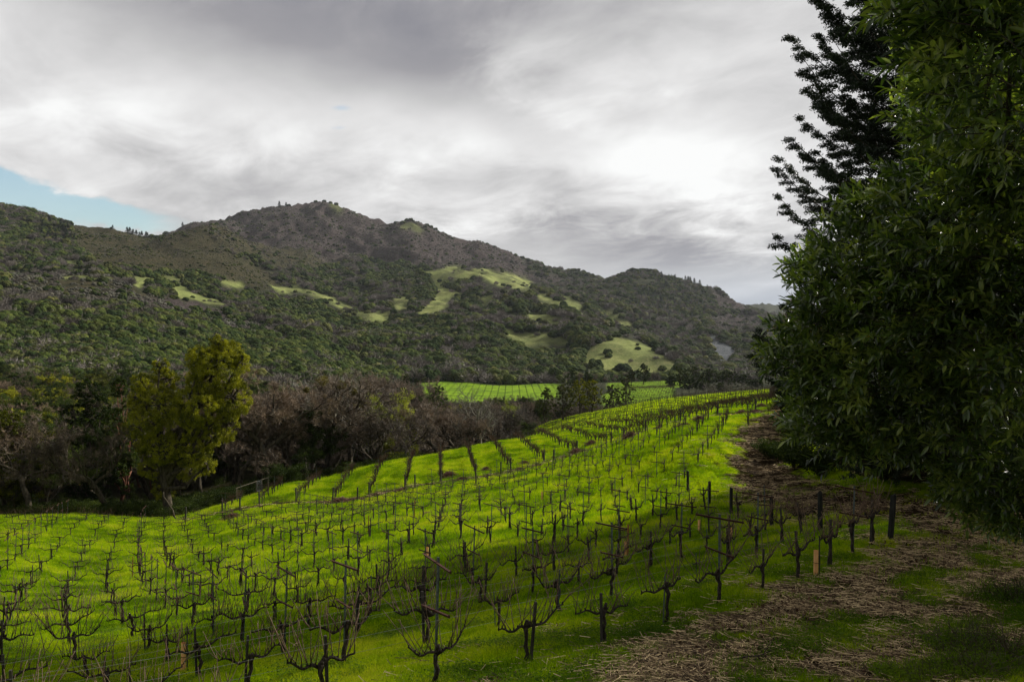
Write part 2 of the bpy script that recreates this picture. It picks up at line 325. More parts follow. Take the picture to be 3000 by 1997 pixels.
def cover(a, row, x, y):
    """meadow, chaparral, rock masks for points of the hills (world-anchored wobble on the edges)"""
    w = y * 0.0042
    j1 = fbm(x / (w * 6) , y / (w * 6), 3, 51) * 11; j2 = fbm(x / (w * 6) + 9, y / (w * 6) + 3, 3, 61) * 8
    pa, pr = a + j1, row + j2
    far = y > 600
    me = np.zeros(np.shape(a), bool); ch = np.zeros(np.shape(a), bool); rk = np.zeros(np.shape(a), bool)
    for p in MEADOW: me |= inpoly(pa, pr, p) & far
    for p in (TIP, TIP2): me |= inpoly(pa, pr, p) & (y > 1800)
    for p in CHAP: ch |= inpoly(a + j1 * 3, row + j2 * 2.5, p) & far
    for p in (SCAR,): rk |= inpoly(pa, pr, p) & far
    return me & ~rk, ch & ~me & ~rk, rk
def far_fields(x, y):
    a = 1500 + F * x / y
    b5 = (a > 1238 + 0.05 * (560 - y) + 4 * np.sin(y / 9)) & (a < 1640) & (y > 415) & (y < 556 + 5 * np.sin(a / 40))
    b3 = (a > 1765) & (a < 1975) & (y > 335) & (y < 412) & (a > 1500 + (y - 240) * 1.9)
    b4 = (a > 1780) & (a < 2030) & (y > 430) & (y < 540)
    return b5, b3, b4
def blk2_edge(x): return np.interp(x, [-40, -32, -20, -14, -5, 0, 7.9, 20.6, 43, 67, 89, 130], [92, 95, 114, 126, 142, 165, 232, 242, 252, 262, 272, 285])
def path_y(x): return np.interp(x, [p[0] for p in PATH], [p[1] for p in PATH])
def field_mask(x, y):
    """true on the mown vineyard ground"""
    a = 1500 + F * x / y
    near = (y < np.where(x < -30, 91.5, path_y(x) + 1))
    blk2 = (y >= path_y(x)) & (y < blk2_edge(x) + 2) & (x > -36 - 0.1 * (y - 84))
    return near | blk2
TH = np.radians(np.clip(37 + 0.95 * XX + 0.30 * (YY - 12), 22, 72))
CR = -XX * np.sin(TH) + YY * np.cos(TH); AL = XX * np.cos(TH) + YY * np.sin(TH)
CR = np.where(YY > path_y(XX), XX * 1.0, CR); AL = np.where(YY > path_y(XX), YY, AL)
STR = fbm(CR / 0.55, AL / 5.0, 3, 83) + 0.5 * fbm(CR / 2.0, AL / 7.0, 2, 87)
ZZ = ZZ + (YY < 325) * STR * 0.07 * sstep(YY, 12, 30)
ROWF = HY - F * ZZ / YY; HOR = np.minimum.accumulate(ROWF, axis=0)
dR = seg_dist(XX, YY, ROAD); dP = seg_dist(XX, YY, PATH)
wob = fbm(XX / 1.7, YY / 1.7, 4, 71); wobf = fbm(XX / 0.45, YY / 0.45, 3, 75)
rw = np.interp(YY, [8, 14, 20, 30, 60, 90], [3.0, 2.5, 2.3, 2.6, 2.3, 2.1])
STRAW = 1 - sstep(dR + wob * 2.2 + wobf * 0.8, rw - 0.7, rw + 0.9)
med = (1 - sstep(np.abs(dR) , 0.25, 1.0)) * sstep(wob + 0.15, 0, 0.35) * (1 - sstep(YY, 20, 27))
STRAW = STRAW * (1 - 0.9 * med) * (1 - 0.85 * sstep(fbm(XX / 2.3, YY / 2.3, 3, 79), 0.22, 0.52) * (1 - sstep(YY, 19, 25)))
STRAWP = (1 - sstep(dP + wob * 0.9, 0.7, 1.5)) * (XX < 36)
me_, ch_, rk_ = cover(AA, ROWF, XX, YY)
b5, b3, b4 = far_fields(XX, YY)
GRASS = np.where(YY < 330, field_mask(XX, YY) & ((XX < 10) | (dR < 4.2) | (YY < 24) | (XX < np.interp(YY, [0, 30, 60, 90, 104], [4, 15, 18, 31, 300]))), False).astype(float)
GRASS = np.maximum(GRASS, (b5 | b3 | b4).astype(float))
def blur(M, k=1):
    for _ in range(k):
        M = (M + np.roll(M, 1, 0) + np.roll(M, -1, 0) + np.roll(M, 1, 1) + np.roll(M, -1, 1)) / 5
    return M
GRASS = blur(GRASS, 2); MEAD = blur(me_.astype(float), 2) * np.clip(0.75 + 0.8 * fbm(XX / 45, YY / 60, 4, 101), 0.45, 1) * np.where(YY > 1800, 0.5, 1); CHA = blur(ch_.astype(float), 3); RCK = blur(rk_.astype(float)); OLI = blur(((YY < 1750) & (ROWF < 870) & (AA < 1000)).astype(float), 6)

# ---------------------------------------------------------------- materials
def material(name):
    m = bpy.data.materials.new(name); m.use_nodes = True; t = m.node_tree
    b = next(n for n in t.nodes if n.type == 'BSDF_PRINCIPLED'); return m, t, b
def ramp(t, fac, stops):
    r = t.nodes.new('ShaderNodeValToRGB'); t.links.new(fac, r.inputs[0]); e = r.color_ramp
    e.elements[0].position, e.elements[0].color = stops[0][0], (*stops[0][1], 1)
    e.elements[1].position, e.elements[1].color = stops[-1][0], (*stops[-1][1], 1)
    for p, c in stops[1:-1]: q = e.elements.new(p); q.color = (*c, 1)
    return r.outputs[0]
def tnoise(t, scale, detail=4, rough=0.55, coord='Object', stretch=None, off=(0, 0, 0)):
    tc = t.nodes.new('ShaderNodeTexCoord'); mp = t.nodes.new('ShaderNodeMapping'); t.links.new(tc.outputs[coord], mp.inputs[0])
    mp.inputs['Location'].default_value = off
    if stretch: mp.inputs['Scale'].default_value = stretch
    n = t.nodes.new('ShaderNodeTexNoise'); n.inputs['Scale'].default_value = scale; n.inputs['Detail'].default_value = detail; n.inputs['Roughness'].default_value = rough
    t.links.new(mp.outputs[0], n.inputs['Vector']); return n.outputs[0]
def mixc(t, f, a, b):
    m = t.nodes.new('ShaderNodeMix'); m.data_type = 'RGBA'
    for s, v in ((0, f), (6, a), (7, b)):
        if isinstance(v, (int, float)): m.inputs[s].default_value = v
        elif isinstance(v, tuple): m.inputs[s].default_value = (*v, 1)
        else: t.links.new(v, m.inputs[s])
    return m.outputs[2]
def attr(t, name):
    a = t.nodes.new('ShaderNodeAttribute'); a.attribute_name = name; return a.outputs['Fac']
def bump(t, b, h, dist, strength=1.0):
    n = t.nodes.new('ShaderNodeBump'); n.inputs['Distance'].default_value = dist; n.inputs['Strength'].default_value = strength
    t.links.new(h, n.inputs['Height']); t.links.new(n.outputs[0], b.inputs['Normal'])
G1, G2, G3 = (0.040, 0.066, 0.002), (0.148, 0.222, 0.002), (0.270, 0.330, 0.005)
def ground_mat():
    m, t, b = material("grass_and_soil")
    big = tnoise(t, 0.16, 5, 0.6); mid = tnoise(t, 1.6, 5, 0.65); fine = tnoise(t, 11, 4, 0.7)
    s = mth(t, 'ADD', mth(t, 'MULTIPLY', big, 0.5), mth(t, 'ADD', mth(t, 'MULTIPLY', mid, 0.3), mth(t, 'MULTIPLY', fine, 0.2)))
    s = mth(t, 'MULTIPLY_ADD', attr(t, 'stripe'), 0.26, s)
    g = ramp(t, s, [(0.36, G1), (0.50, G2), (0.64, G3)])
    bare = ramp(t, tnoise(t, 0.8, 6, 0.7, off=(31, 5, 0)), [(0.58, (0, 0, 0)), (0.70, (1, 1, 1))])
    g = mixc(t, bare, g, (0.045, 0.04, 0.018))
    soil = ramp(t, tnoise(t, 9, 6, 0.75), [(0.3, (0.008, 0.006, 0.003)), (0.55, (0.022, 0.015, 0.008)), (0.75, (0.075, 0.052, 0.028))])
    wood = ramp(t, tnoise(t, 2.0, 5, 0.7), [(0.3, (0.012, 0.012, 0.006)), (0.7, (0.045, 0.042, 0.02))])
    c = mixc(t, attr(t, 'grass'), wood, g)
    c = mixc(t, attr(t, 'straw'), c, soil)
    t.links.new(c, b.inputs['Base Color']); b.inputs['Roughness'].default_value = 1.0; b.inputs['Specular IOR Level'].default_value = 0.0
    bump(t, b, mth(t, 'ADD', mth(t, 'MULTIPLY', mid, 1.2), mth(t, 'MULTIPLY', fine, 0.35)), 0.16, 0.8)
    return m
def hill_mat():
    m, t, b = material("hillside_cover")
    big = tnoise(t, 0.012, 6, 0.6); mid = tnoise(t, 0.09, 6, 0.7); fine = tnoise(t, 0.45, 5, 0.75)
    s = mth(t, 'ADD', mth(t, 'MULTIPLY', big, 0.4), mth(t, 'MULTIPLY', mid, 0.6))
    wood = ramp(t, mid, [(0.3, (0.010, 0.016, 0.007)), (0.5, (0.032, 0.036, 0.018)), (0.7, (0.075, 0.075, 0.040))])
    mead = ramp(t, mth(t, 'ADD', mth(t, 'MULTIPLY', s, 0.6), mth(t, 'MULTIPLY', fine, 0.4)), [(0.36, (0.080, 0.090, 0.030)), (0.5, (0.160, 0.188, 0.056)), (0.62, (0.29, 0.28, 0.11))])
    mot = mth(t, 'ADD', mth(t, 'MULTIPLY', fine, 0.65), mth(t, 'MULTIPLY', mid, 0.35))
    chap = ramp(t, mot, [(0.34, (0.012, 0.012, 0.009)), (0.5, (0.054, 0.042, 0.040)), (0.66, (0.11, 0.088, 0.080))])
    chap2 = ramp(t, mot, [(0.36, (0.012, 0.016, 0.006)), (0.5, (0.042, 0.040, 0.019)), (0.66, (0.10, 0.075, 0.044))])
    chap = mixc(t, attr(t, 'olive'), chap, chap2)
    rock = ramp(t, mot, [(0.35, (0.03, 0.035, 0.04)), (0.5, (0.095, 0.105, 0.115)), (0.68, (0.20, 0.20, 0.20))])
    field = ramp(t, tnoise(t, 0.12, 4, 0.6), [(0.35, (0.07, 0.13, 0.006)), (0.6, (0.16, 0.26, 0.008))])
    c = mixc(t, attr(t, 'chap'), wood, chap)
    c = mixc(t, attr(t, 'mead'), c, mead); c = mixc(t, attr(t, 'rock'), c, rock); c = mixc(t, attr(t, 'grass'), c, field)
    t.links.new(c, b.inputs['Base Color']); b.inputs['Roughness'].default_value = 1.0; b.inputs['Specular IOR Level'].default_value = 0.05
    hh = mth(t, 'MULTIPLY', mth(t, 'ADD', mth(t, 'MULTIPLY', mid, 0.5), fine), mth(t, 'MULTIPLY_ADD', mth(t, 'MAXIMUM', attr(t, 'mead'), attr(t, 'grass')), -0.82, 1.0))
    bump(t, b, hh, 5.0, 0.85)
    return m
M_ground = ground_mat(); M_hill = hill_mat()

# ---------------------------------------------------------------- terrain sheets (one grid, shared borders)
def sheet(name, keep, r0, r1, mat, attrs):
    idx = np.arange(NR * NC).reshape(NR, NC)
    q = np.stack([idx[r0:r1, :-1], idx[r0:r1, 1:], idx[r0 + 1:r1 + 1, 1:], idx[r0 + 1:r1 + 1, :-1]], -1)
    q = q[keep[r0:r1, :-1]]
    used = np.unique(q); remap = np.full(NR * NC, -1); remap[used] = np.arange(len(used))
    V = np.stack([XX.ravel()[used], YY.ravel()[used], ZZ.ravel()[used]], -1)
    me = mesh_np(name, V, remap[q], None, [mat], True)
    for k, a in attrs.items(): fattr(me, k, a.ravel()[used])
    return tag(new_obj(name, me), kind='structure')
RS = int(np.searchsorted(YR, 325))
isroad = (STRAW > 0.5) & (dR < 5.5); ispath = (STRAWP > 0.5) & ~isroad
allT = np.ones_like(isroad)
SS = np.maximum(STRAW, STRAWP)
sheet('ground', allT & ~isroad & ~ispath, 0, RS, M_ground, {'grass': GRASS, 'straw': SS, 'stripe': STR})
sheet('dirt_road', isroad, 0, RS, M_ground, {'grass': GRASS, 'straw': SS, 'stripe': STR})
sheet('straw_path', ispath, 0, RS, M_ground, {'grass': GRASS, 'straw': SS, 'stripe': STR})
sheet('hills', allT, RS, NR - 1, M_hill, {'grass': GRASS, 'mead': MEAD, 'chap': CHA, 'rock': RCK, 'olive': OLI})
# ---------------------------------------------------------------- shared object materials
def simple(name, c0, c1, scale=8, rough=0.85, spec=0.2, metal=0.0, stretch=None, detail=4, bmp=None, coord='Object'):
    m, t, b = material(name); n = tnoise(t, scale, detail, 0.65, coord, stretch)
    t.links.new(ramp(t, n, [(0.35, c0), (0.65, c1)]), b.inputs['Base Color'])
    b.inputs['Roughness'].default_value = rough; b.inputs['Specular IOR Level'].default_value = spec; b.inputs['Metallic'].default_value = metal
    if bmp: bump(t, b, n, bmp)
    return m
M_vbark = simple('vine_bark', (0.010, 0.008, 0.006), (0.070, 0.056, 0.045), 30, 0.95, 0.1, bmp=0.01, stretch=(1, 1, 0.3))
M_cane = simple('vine_cane', (0.060, 0.036, 0.022), (0.19, 0.125, 0.080), 14, 0.75, 0.25)
M_stake = simple('weathered_wood', (0.018, 0.016, 0.014), (0.075, 0.066, 0.056), 22, 0.9, 0.15, stretch=(1, 1, 0.15), bmp=0.004)
M_steel = simple('post_steel', (0.035, 0.045, 0.045), (0.12, 0.145, 0.14), 9, 0.5, 0.4, 0.35)
M_rust = simple('rusty_iron', (0.025, 0.011, 0.008), (0.080, 0.032, 0.019), 25, 0.85, 0.2, 0.1)
M_wire = simple('galvanised_wire', (0.11, 0.112, 0.112), (0.22, 0.225, 0.225), 3, 0.8, 0.2, 0.0)
M_pole = simple('end_post_wood', (0.008, 0.009, 0.008), (0.032, 0.033, 0.028), 16, 0.9, 0.15, stretch=(1, 1, 0.12), bmp=0.006)
M_orange = simple('orange_plastic', (0.72, 0.36, 0.13), (0.88, 0.50, 0.22), 5, 0.6, 0.3)
M_owood = simple('orange_stake_wood', (0.20, 0.08, 0.02), (0.36, 0.16, 0.05), 14, 0.8, 0.2, stretch=(1, 1, 0.2))
M_brush = simple('cut_prunings', (0.055, 0.026, 0.018), (0.20, 0.105, 0.075), 6, 0.85, 0.15)

# ---------------------------------------------------------------- trellis: vines, line posts, end posts
rng = np.random.RandomState(5)
def wander(r, p, d, L, n, amp, up=0.0):
    P = [np.array(p, float)]; d = np.array(d, float); d /= np.linalg.norm(d)
    for i in range(n):
        d = d + r.normal(0, amp, 3); d[2] += up; d /= np.linalg.norm(d); P.append(P[-1] + d * L / n)
    return np.array(P)
def vine_meshes(seed, dense=False, low=False, sparse=False, cl=1.0):
    """a cordon-trained vine, row along local x: returns trunk and cane meshes"""
    r = np.random.RandomState(seed); t = MB(); c = MB(); H = r.uniform(0.66, 0.78); lean = r.uniform(-0.07, 0.07)
    n = 4 if low else 7; zs = np.linspace(0, 1, n)
    P = np.stack([lean * zs + r.normal(0, 0.024, n), r.normal(0, 0.02, n), -0.06 + zs * (H + 0.06)], -1)
    R = np.interp(zs, [0, 0.12, 0.8, 1], [0.058, 0.042, 0.035, 0.048]) * r.uniform(0.85, 1.2, n)
    t.tube(P, R, 4 if low else 7)
    if not low:
        for k in range(3): t.tube([P[-1], P[-1] + r.normal(0, 0.05, 3) + (0, 0, 0.05)], [0.04, 0.03], 5)
    for s in (-1, 1):
        L = r.uniform(0.50, 0.88); m = 4 if low else 9
        u = np.linspace(0, 1, m); dip = r.uniform(-0.05, 0.05)
        A = np.stack([P[-1, 0] + s * L * u, P[-1, 1] + np.cumsum(r.normal(0, 0.012, m)), P[-1, 2] - 0.03 + r.uniform(0.0, 0.26) * u ** r.uniform(1.1, 2.0) + 0.04 * np.sin(u * 9 + seed) + dip * np.sin(u * 5) + np.cumsum(r.normal(0, 0.009, m))], -1)
        t.tube(A, np.interp(u, [0, 1], [0.030, 0.014]) * (1.15 if low else 1), 4 if low else 6)
        k = (8 if dense else 4 if sparse else 6) + r.randint(0, 2)
        for i in range(k):
            q = 0.12 + 0.88 * (i + r.uniform(-0.25, 0.25)) / (k - 1); q = min(max(q, 0.08), 0.99)
            base = np.array([np.interp(q, u, A[:, j]) for j in range(3)])
            if not low: t.tube([base, base + (r.normal(0, 0.01), r.normal(0, 0.01), 0.05)], [0.017, 0.013], 5)
            for rep in range(2 if (dense or r.rand() < (0.15 if sparse else 0.5)) else 1):
                side = r.choice([-1, 1]); spread = r.uniform(0.15, 0.75)
                d = np.array([s * r.uniform(-0.25, 0.65) * (0.4 + q), side * spread, 1.0])
                Lc = cl * r.uniform(0.42, 1.0) * (0.7 if dense else 0.72 if sparse else 1)
                K = wander(r, base + (0, 0, 0.03), d, Lc, 3 if low else 6, 0.07, 0.05)
                c.tube(K, np.linspace(0.0088, 0.0048, len(K)) * (1.2 if low else 0.85 if sparse else 1), 3 if low else 5, cap=not low)
                if not low:
                    for j in range(1, len(K) - 1): c.tube([K[j] - (0, 0, 0.006), K[j], K[j] + (0, 0, 0.006)], [0.005, 0.0105, 0.005], 4, False)
                    if r.rand() < 0.35: 
                        K2 = wander(r, K[3], d + r.normal(0, 0.6, 3), Lc * 0.3, 3, 0.1); c.tube(K2, [0.005, 0.004, 0.004, 0.003], 4)
    return t, c
VAR = []
for i in range(9):
    t, c = vine_meshes(100 + i, dense=(i % 3 == 2)); VAR.append((t.mesh('trunk', M_vbark, True), c.mesh('canes', M_cane, True)))
for i in range(7):
    t, c = vine_meshes(200 + i, sparse=True); VAR.append((t.mesh('trunk', M_vbark, True), c.mesh('canes', M_cane, True)))
sb = MB(); sb.box((0, 0, 0.5), (0.020, 0.024, 0.60)); sb.box((0, 0, 1.103), (0.017, 0.020, 0.004)); STAKE = sb.mesh('stake', M_stake)
sb = MB(); sb.box((0, 0, 0.45), (0.004, 0.014, 0.55)); sb.box((0.010, 0, 0.45), (0.0065, 0.003, 0.549)); THIN = sb.mesh('stake', M_steel)
tb = MB(); tb.box((0, 0, 0.90), (0.0035, 0.024, 1.05)); tb.box((0.0165, 0, 0.90), (0.013, 0.0035, 1.047))
for k in range(26): tb.box((-0.006, 0, 0.1 + k * 0.07), (0.0028, 0.009, 0.010))
TPOST = tb.mesh('post', M_steel)
def arm_mesh(L):
    a = MB(); a.box((0.0, 0, 0), (0.003, L / 2, 0.022)); a.box((-0.021, 0, 0.0205), (0.018, L / 2 - 0.002, 0.0022)); a.box((0, L / 2 - 0.02, 0.024), (0.006, 0.01, 0.01)); a.box((0, -L / 2 + 0.02, 0.024), (0.006, 0.01, 0.01))
    a.tube([(0.006, -L * 0.32, 0), (0.011, -L * 0.32, 0)], 0.008, 6); a.tube([(0.006, L * 0.32, 0), (0.011, L * 0.32, 0)], 0.008, 6)
    return a.mesh('cross_arm', M_rust)
ARM1, ARM2 = arm_mesh(1.06), arm_mesh(0.76)
def pole_mesh(L, R, mat, name='end_post', seed=0):
    r = np.random.RandomState(seed); a = MB(); zs = np.array([-0.3, 0, L * 0.3, L * 0.7, L - 0.012, L]); a.tube(np.stack([r.normal(0, 0.004, 6), r.normal(0, 0.004, 6), zs], -1), np.array([R, R, R * 0.98, R * 0.96, R * 0.95, R * 0.88]), 14)
    return a.mesh(name, mat, False)
POLE = [pole_mesh(1.35, 0.085, M_pole, 'end_post', s) for s in range(3)]
def theta(x, y): return math.radians(min(max(37 + 0.95 * x + 0.30 * (y - 12), 22), 72))
def in_block1(x, y):
    if y > 86 or y > float(path_y(x)) - 3.0: return False
    if y < 52: return x < 10.9
    return x < np.interp(y, [52, 57, 66, 72, 78, 84, 90], [11.2, 14.2, 17.6, 20.4, 23.4, 27, 30])
rows = []; p = np.array([-1.2, 12.35])
seeds = [p.copy()]
for k in range(27):
    for _ in range(8):
        a = theta(*p); p = p + np.array([-math.sin(a), math.cos(a)]) * 3.45 / 8
    seeds.append(p.copy())
q = np.array([-1.2, 12.35])
def trace(p0, sgn):
    out = []; p = p0.copy()
    for i in range(80):
        for _ in range(3):
            a = theta(*p); p = p + sgn * np.array([math.cos(a), math.sin(a)]) * 0.6
        out.append((p[0], p[1], theta(*p)))
        if p[1] < 5 or p[1] > 95 or p[0] < -75 or p[0] > 40: break
    return out
for s in seeds:
    f = trace(s, 1); b = trace(s, -1)
    rows.append([(x, y, a, -k - 1) for k, (x, y, a) in enumerate(b)][::-1] + [(s[0], s[1], theta(*s), 0)] + [(x, y, a, k + 1) for k, (x, y, a) in enumerate(f)])
vines1 = []; ends = []
for ri, rw_ in enumerate(rows):
    good = [v for v in rw_ if in_block1(v[0], v[1])]
    # keep the connected piece around the seed, drop what lies outside the picture
    good = [v for v in good if abs(v[0]) < 0.72 * v[1] + 2.5 and v[1] > 8.5]
    if len(good) < 2: continue
    for j, (x, y, a, k) in enumerate(good): vines1.append((ri, k, x, y, a, len(good) - 1 - j))
    ends.append((ri, good[-1]))
vines1 = [v for v in vines1 if bool(visible(v[2], v[3], 1.2, 5))]
vines1.sort(key=lambda v: v[3])
def place_vine(i, ri, k, x, y, a, fromend, label, group):
    z = float(gz(x, y)); r = np.random.RandomState(i * 7 + 1)
    e = empty('grapevine', (x, y, z), a + (math.pi if r.rand() < 0.5 else 0) + r.normal(0, 0.05), label, 'grapevine', group)
    s = r.uniform(0.80, 1.20); e.scale = (s * r.uniform(0.9, 1.05), s, s)
    e.rotation_euler[0] = r.normal(0, 0.03)
    if r.rand() < 0.06 and y > 17:              # a young vine: thin stake only and a short trunk
        o = new_obj('stake', THIN, e); o.scale = (1, 1, 0.75)
        o = new_obj('trunk', VAR[r.randint(9)][0], e); o.scale = (0.35, 0.4, 0.6); return e
    v = VAR[r.randint(9)] if y < 27 + 6 * r.rand() else VAR[9 + r.randint(7)]
    new_obj('trunk', v[0], e); new_obj('canes', v[1], e)
    if k % 4 != 0:
        o = new_obj('stake', THIN if r.rand() < 0.3 else STAKE, e); o.location = (r.choice([-0.07, 0.07]), 0.03, 0); o.rotation_euler = (r.normal(0, 0.03), r.normal(0, 0.04), 0)
    return e
def line_post(x, y, a, label, group, i):
    r = np.random.RandomState(i + 900); z = float(gz(x, y)); s = r.uniform(0.97, 1.04)
    e = empty('line_post', (x, y, z), a + r.normal(0, 0.05), label, 'trellis post', group); e.rotation_euler[0] = r.normal(0, 0.02); e.rotation_euler[1] = r.normal(0.0, 0.03)
    e.scale = (1, 1, s)
    new_obj('post', TPOST, e)
    o = new_obj('cross_arm', ARM1, e); o.location = (-0.012, 0, 1.86); o.rotation_euler = (r.normal(0, 0.04), 0, r.normal(0, 0.1))
    o = new_obj('cross_arm', ARM2, e); o.location = (-0.012, 0, 1.14); o.rotation_euler = (r.normal(0, 0.04), 0, r.normal(0, 0.1))
    return e
NEARV = 300
rest1 = []; posts = []
skip = np.random.RandomState(77)
cnt = 0
for i, (ri, k, x, y, a, fe) in enumerate(vines1):
    if k % 4 == 0: posts.append((ri, k, x, y, a, fe))
    if skip.rand() < (0.06 if y < 35 else 0.13) and y > 18: continue
    if cnt < NEARV:
        if ri < 6: lab = f'bare grapevine {ordinal(fe + 1)} from the road end in vine row {ordinal(ri + 1)} from the road'
        else: lab = None
        g = None if ri < 6 else 'grapevines in the middle of the near vineyard'
        if ri < 6: g = 'grapevines in the near rows'
        if lab is None: lab = 'small dark bare grapevine in the middle rows of the near vineyard block'
        place_vine(i, ri, k, x, y, a, fe, lab, g); cnt += 1
    else: rest1.append((x, y, a))
# ---- second block: rows running away from the straw path
b2 = []; b2post = []; b2end = []
for k in range(0, 40):
    x0 = -31.6 + 4.0 * k; ys = float(path_y(x0)) + 2.2; ye = 330
    started = False; n = 0; y = ys
    while y < 300:
        x = x0 - 0.084 * (y - 88) + 0.5 * math.sin(y / 23 + x0 / 30)
        if y > float(blk2_edge(x)): break
        if abs(x) < 0.66 * y and x / y < 0.40:
            if not started: started = True; b2end.append((x, y))
            if n % 4 == 0: b2post.append((x, y))
            b2.append((x, y, math.pi / 2 + 0.084))
        y += 1.75; n += 1
# ragged border row along the far edge of the second block
for x in np.arange(0, 100, 1.5):
    y = float(blk2_edge(x)) + 1.0
    if x / y < 0.4: b2.append((x, y, 0.2)); b2.append((x, y + 2.0, 0.2))
# far blocks
fpost = []; fv = []
for X in np.arange(-60, 32, 4.3):
    for y in np.arange(418, 558, 5.2):
        x = X + 0.0 * y; 
        if far_fields(np.array([x]), np.array([y]))[0][0]: fpost.append((x, y)); pass
for k in range(26):
    for s in np.arange(0, 110, 2.2):
        x = 34 + k * 3.6 - 0.35 * s; y = 335 + s * 0.85
        if far_fields(np.array([x]), np.array([y]))[1][0]: fv.append((x, y, 2.0))
for k in range(34):
    for s in np.arange(0, 110, 2.6):
        x = 45 + k * 4.2 - 0.1 * s; y = 430 + s
        if far_fields(np.array([x]), np.array([y]))[2][0]: fv.append((x, y, 1.6))
b2 = [v for v in b2 if visible(v[0], v[1], 1.3, 6)]
# ---- posts as single things, nearest first
posts.sort(key=lambda v: v[3]); npost = 0; rest_post = []
for i, (ri, k, x, y, a, fe) in enumerate(posts):
    if ri < 6: lab = f'steel post with rusty cross arms, vine {ordinal(fe + 1)} from the road in row {ordinal(ri + 1)}'; g = 'line posts in the near rows'
    else: lab = 'thin post with two short cross arms in the middle rows of the near block'; g = 'line posts in the middle of the near vineyard'
    line_post(x, y, a, lab, g, i); npost += 1
b2post = [v for v in b2post if visible(v[0], v[1], 1.9, 6)]; b2post.sort(key=lambda v: v[1])
for i, (x, y) in enumerate(b2post):
    if npost < 290: line_post(x, y, math.pi / 2, 'thin line post with cross arms in the rows beyond the straw path', 'line posts beyond the straw path', 500 + i); npost += 1
    else: rest_post.append((x, y))
# ---- end posts
nE = 0
ENDX = [(11.25, 23.7), (10.6, 27.4), (11.4, 35), (11.0, 40), (10.9, 44), (11.4, 51.6)]
for i, (x, y) in enumerate(ENDX):
    o = new_obj('end_post', POLE[i % 3]); o.location = (x, y, float(gz(x, y))); o.rotation_euler = (rad(rng.normal(0, 1.2)), rad(4 if i == 0 else rng.normal(0, 1.2)), i)
    tag(o, f'thick dark round wooden end post beside the dirt road, {ordinal(i + 1)} from the camera', 'end post', 'round end posts beside the dirt road')
EP2 = pole_mesh(1.45, 0.085, M_stake, 'row_end_post', 4)
b2end = [v for v in b2end if visible(v[0], v[1], 1.4, 4)]
for i, (x, y) in enumerate(sorted(b2end)):
    o = new_obj('row_end_post', EP2); o.location = (x, y - 1.0, float(gz(x, y - 1.0))); o.rotation_euler = (rng.normal(0, 0.03), rng.normal(0, 0.03), i)
    lab = f'dark wooden post heading the {ordinal(i + 1)} row from the left beyond the straw path'
    tag(o, lab, 'end post', 'end posts along the straw path')
# a few extra weathered posts on the near side of the straw path
for i, x in enumerate((-34, -28.5, -16.4, -10.4, -1.2, 4.6, 12.5, 16.5)):
    y = float(path_y(x)) - 1.8; o = new_obj('row_end_post', EP2); o.location = (x, y, float(gz(x, y)))
    tag(o, f'weathered grey post on the near side of the straw path, {ordinal(i + 1)} from the left', 'end post', 'posts on the near side of the straw path')
# ---- wires of the nearest rows
nw = 0
for ri, rw_ in enumerate(rows[:3]):
    ps = [v for v in rw_ if v[3] % 4 == 0 and v[1] > 6 and v[0] < 13 and abs(v[0]) < 0.8 * v[1] + 8]
    for (off, h, nm) in ((0, 0.80, 'lowest'), (-0.36, 1.16, 'middle'), (0.36, 1.16, 'middle')):
        P = []
        for j, v in enumerate(ps):
            c = np.array([v[0] - math.sin(v[2]) * off, v[1] + math.cos(v[2]) * off, float(gz(v[0], v[1])) + h])
            if P: P.append((P[-1] + c) / 2 - (0, 0, 0.05))
            P.append(c)
        if len(P) < 3: continue
        m = MB(); m.tube(P, 0.0014, 4); o = new_obj('trellis_wire', m.mesh('trellis_wire', M_wire))
        side = '' if off == 0 else (' on the far side' if off > 0 else ' on the near side')
        tag(o, f'thin {nm} galvanised wire{side} of the {ordinal(ri + 1)} vine row from the road', 'wire', 'trellis wires of the near rows')
# ---- vine shelters and orange stakes
def tube_shelter(px, py, h, y=None, stake=True, lab=''):
    x, y_, z = ray(px, py); e = empty('vine_shelter', (x, y_, z), 0, lab, 'vine shelter', 'orange vine shelters'); r_ = max(0.055, 0.0)
    m = MB(); zs = np.linspace(0, h, 5); n = 14
    a = np.arange(n) * 2 * math.pi / n
    for rr in (r_, r_ * 0.93):
        V = np.stack([np.concatenate([rr * np.cos(a) + 0.012 * q for q in zs]), np.concatenate([rr * np.sin(a) for _ in zs]), np.repeat(zs, n)], -1)
        i = np.arange(4)[:, None] * n; j = np.arange(n)[None]; j2 = (j + 1) % n
        m.add(V, np.stack([i + j, i + j2, i + n + j2, i + n + j], -1).reshape(-1, 4))
    new_obj('tube', m.mesh('tube', M_orange, True), e)
    b = MB(); b.tube([(0.005, 0, h * 0.5), (0.006, 0, h * 0.52)], r_ * 1.08, 14); new_obj('tie', b.mesh('tie', M_stake), e)
    if stake: s = MB(); s.box((r_ + 0.035, 0.0, h * 0.75), (0.012, 0.012, h * 0.82)); new_obj('stake', s.mesh('stake', M_stake), e)
    return e
tube_shelter(2390, 1686, 0.62, lab='orange plastic vine tube beside a thin dark stake, nearest the mulched road')
tube_shelter(2141, 1589, 0.58, lab='orange plastic vine tube between the vines below a leaning steel post')
tube_shelter(2048, 1559, 0.55, lab='small orange plastic vine tube farthest up the slope near the round end posts')
tube_shelter(1832, 1631, 0.60, lab='orange plastic vine tube next to a tall orange wooden stake in mid slope')
tube_shelter(1588, 1466, 0.62, lab='thin orange vine tube under a cross arm in the middle of the bright slope')
tube_shelter(1251, 1638, 0.55, stake=False, lab='orange vine tube half hidden among tangled vines left of centre')
tube_shelter(537, 1965, 0.66, lab='pale orange vine tube leaning at a steel post at the lower left edge')
